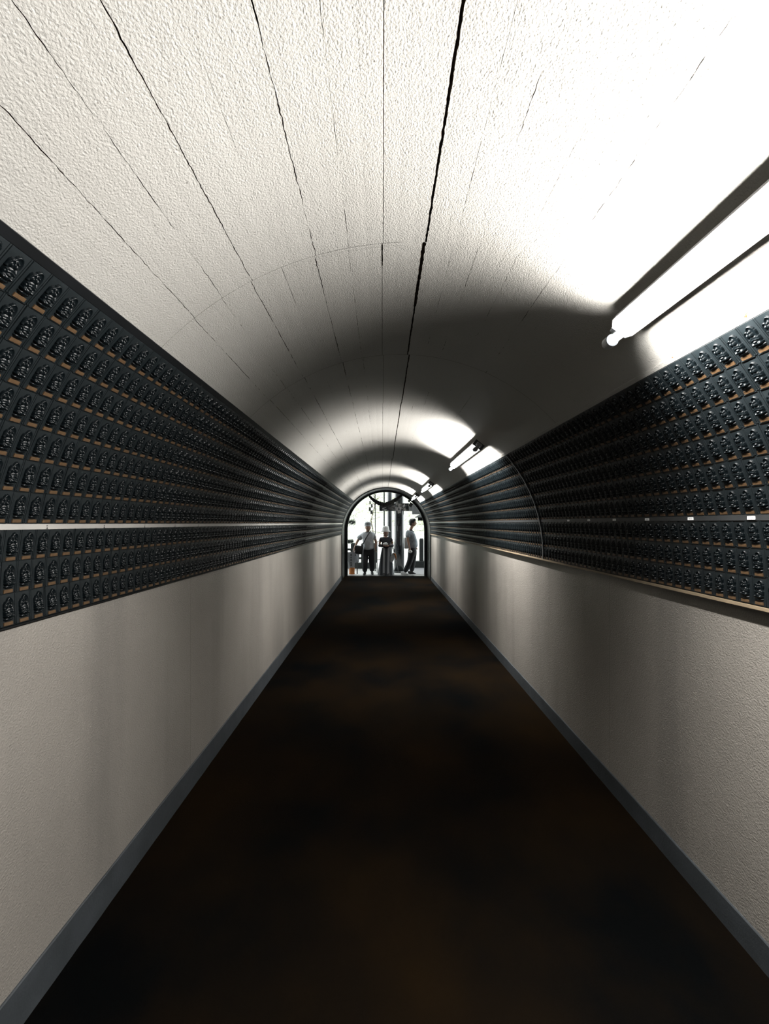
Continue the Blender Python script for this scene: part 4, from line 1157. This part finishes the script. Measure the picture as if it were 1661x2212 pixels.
# --- man walking right
def man_side():
    x0 = 0.93
    root = empty('person', (x0, YF + 0.1, 0)); tag(root, 'dark-haired man in grey T-shirt and black trousers, turned to the right', 'person')
    def q(px, py, dy=0.0):
        a = PX(px, py, dy); return (a[0] - x0, a[1], a[2])
    J = {}; E = []
    def j(n, p, r, r2=None): J[n] = (*p, r) if r2 is None else (*p, r, r2)
    j('pelvis', q(891, 1186), 0.075, 0.075); j('chest', q(887.5, 1160), 0.11, 0.13); j('neckb', q(887.5, 1144), 0.06); j('neck', q(890, 1139), 0.052); j('headb', q(891.5, 1133), 0.06)
    j('shL', q(881.5, 1149, -.14), 0.058); j('elL', q(880.5, 1167, -.17), 0.040); j('wrL', q(884.3, 1183, -.19), 0.027)
    j('shR', q(889, 1149, .15), 0.058); j('elR', q(893, 1167, .18), 0.040); j('wrR', q(899, 1180, .16), 0.027)
    j('hipL', q(889, 1193, -.07), 0.06); j('knL', q(884.5, 1216, -.08), 0.06); j('anL', q(873.5, 1236, -.08), 0.042)
    j('hipR', q(893, 1193, .07), 0.06); j('knR', q(892.5, 1216, .07), 0.06); j('anR', q(889, 1237, .05), 0.042)
    E += [('pelvis', 'chest'), ('chest', 'neckb'), ('neckb', 'neck'), ('neck', 'headb'), ('chest', 'shL'), ('shL', 'elL'), ('elL', 'wrL'), ('chest', 'shR'), ('shR', 'elR'), ('elR', 'wrR'),
          ('pelvis', 'hipL'), ('hipL', 'knL'), ('knL', 'anL'), ('pelvis', 'hipR'), ('hipR', 'knR'), ('knR', 'anR')]
    hand(J, E, J['wrL'][:3], (0.2, -0.05, -1), (1, 0, 0), 'l', wname='wrL', curl=(0, 1, 0)); hand(J, E, J['wrR'][:3], (0.3, 0, -1), (1, 0, 0), 'r', wname='wrR', curl=(0, -1, 0))
    body(root, J, E, q(892, 1129.5), rad(80), 0.05, 0.255)
    C = {'hem': (*q(891.5, 1187), .165, .17), 'bel': (*q(890.5, 1174), .155, .17), 'chest': (*q(887, 1159), .15, .175), 'ck': (*q(887.5, 1149), .085, .10),
         'sL': (*q(881.5, 1150, -.14), .078), 'eL': (*q(880.5, 1162, -.17), .068), 'sR': (*q(889, 1150, .15), .075), 'eR': (*q(892, 1161, .18), .065)}
    cloth_skin('t_shirt', C, [('hem', 'bel'), ('bel', 'chest'), ('chest', 'ck'), ('chest', 'sL'), ('sL', 'eL'), ('chest', 'sR'), ('sR', 'eR')], 'chest', M['tee'], root)
    T = {'w': (*q(891.5, 1180), .13, .13), 'c': (*q(891.5, 1190), .135, .14), 'hL': (*q(889, 1199, -.06), .095), 'kL': (*q(884.5, 1216, -.08), .078), 'aL': (*q(874, 1237, -.08), .066),
         'hR': (*q(893.5, 1199, .06), .095), 'kR': (*q(892.5, 1216, .07), .080), 'aR': (*q(889.5, 1237, .05), .066)}
    cloth_skin('trousers', T, [('w', 'c'), ('c', 'hL'), ('hL', 'kL'), ('kL', 'aL'), ('c', 'hR'), ('hR', 'kR'), ('kR', 'aR')], 'c', M['trouser'], root)
    shoe('shoe', q(872, 1240)[0], -.08, 0, rad(85), M['shoe_white'], root)['label'] = 'white shoe'
    shoe('shoe', q(888, 1240)[0], .05, 0, rad(85), M['shoe_dark'], root)
    mb = MB(); c = q(890.8, 1127.2); mb.sphere(c, (.105, .100, .105), 0, 24, 16); c2 = q(888, 1131); mb.sphere(c2, (.06, .08, .07), 0, 16, 10)
    mb.sphere(q(893.5, 1123.5), (.08, .085, .055), 0, 16, 10)
    mb.build('hair', M['hair'], root, smooth=True)
    mb = MB(); c = q(888, 1145); mb.tube([q(884, 1149, -.09), q(887, 1144, -.10), q(893, 1149, -.07), q(892, 1151, .06), q(886, 1146, .10), q(884, 1149, -.06)], .024, 10); mb.build('neck_towel', M['trouser'], root, smooth=True)
    return q
q3 = man_side()
a = q3(885.8, 1191, -.2)
crumple('folded_towel', (a[0] + 0.93, YF + 0.1 - 0.215, a[2]), (0.055, 0.03, 0.05), M['hat_white'], 'small white folded towel held in the hand of the man turned right', 'towel', 4)
a = q3(878.5, 1176, -.02)
mb = MB(); mb.box((0, 0, 0), (0.14, 0.20, 0.36), bev=0.04); o = mb.build('backpack', M['hat_grey'], loc=(a[0] + 0.93 - 0.01, YF + 0.12, a[2] + 0.04)); tag(o, 'pale bag slung behind the back of the man turned right', 'bag')

# ------------------------------------------------------------------ world, camera, view
w = bpy.data.worlds.new('World'); S.world = w; w.use_nodes = True
bg = w.node_tree.nodes['Background']
bg.inputs['Color'].default_value = (0.94, 1.0, 0.99, 1); bg.inputs['Strength'].default_value = 4.2

cam = bpy.data.cameras.new('camera'); co = bpy.data.objects.new('camera', cam); COL.objects.link(co)
co.location = (0, 0, EYE); co.rotation_euler = (PI / 2, 0, 0)
cam.sensor_fit = 'HORIZONTAL'; cam.sensor_width = 36; cam.lens = 36 * FPX / 1661
cam.shift_x = (830.5 - VPX) / 1661; cam.shift_y = (VPY - 1106) / 1661
cam.clip_start = 0.02; cam.clip_end = 200
S.camera = co
S.view_settings.view_transform = 'Standard'; S.view_settings.look = 'None'
S.view_settings.exposure = 0; S.view_settings.gamma = 1; S.view_settings.use_curve_mapping = False
S.cycles.max_bounces = 6; S.cycles.diffuse_bounces = 3; S.cycles.glossy_bounces = 3
S.cycles.sample_clamp_indirect = 4.0
S.cycles.use_denoising = True
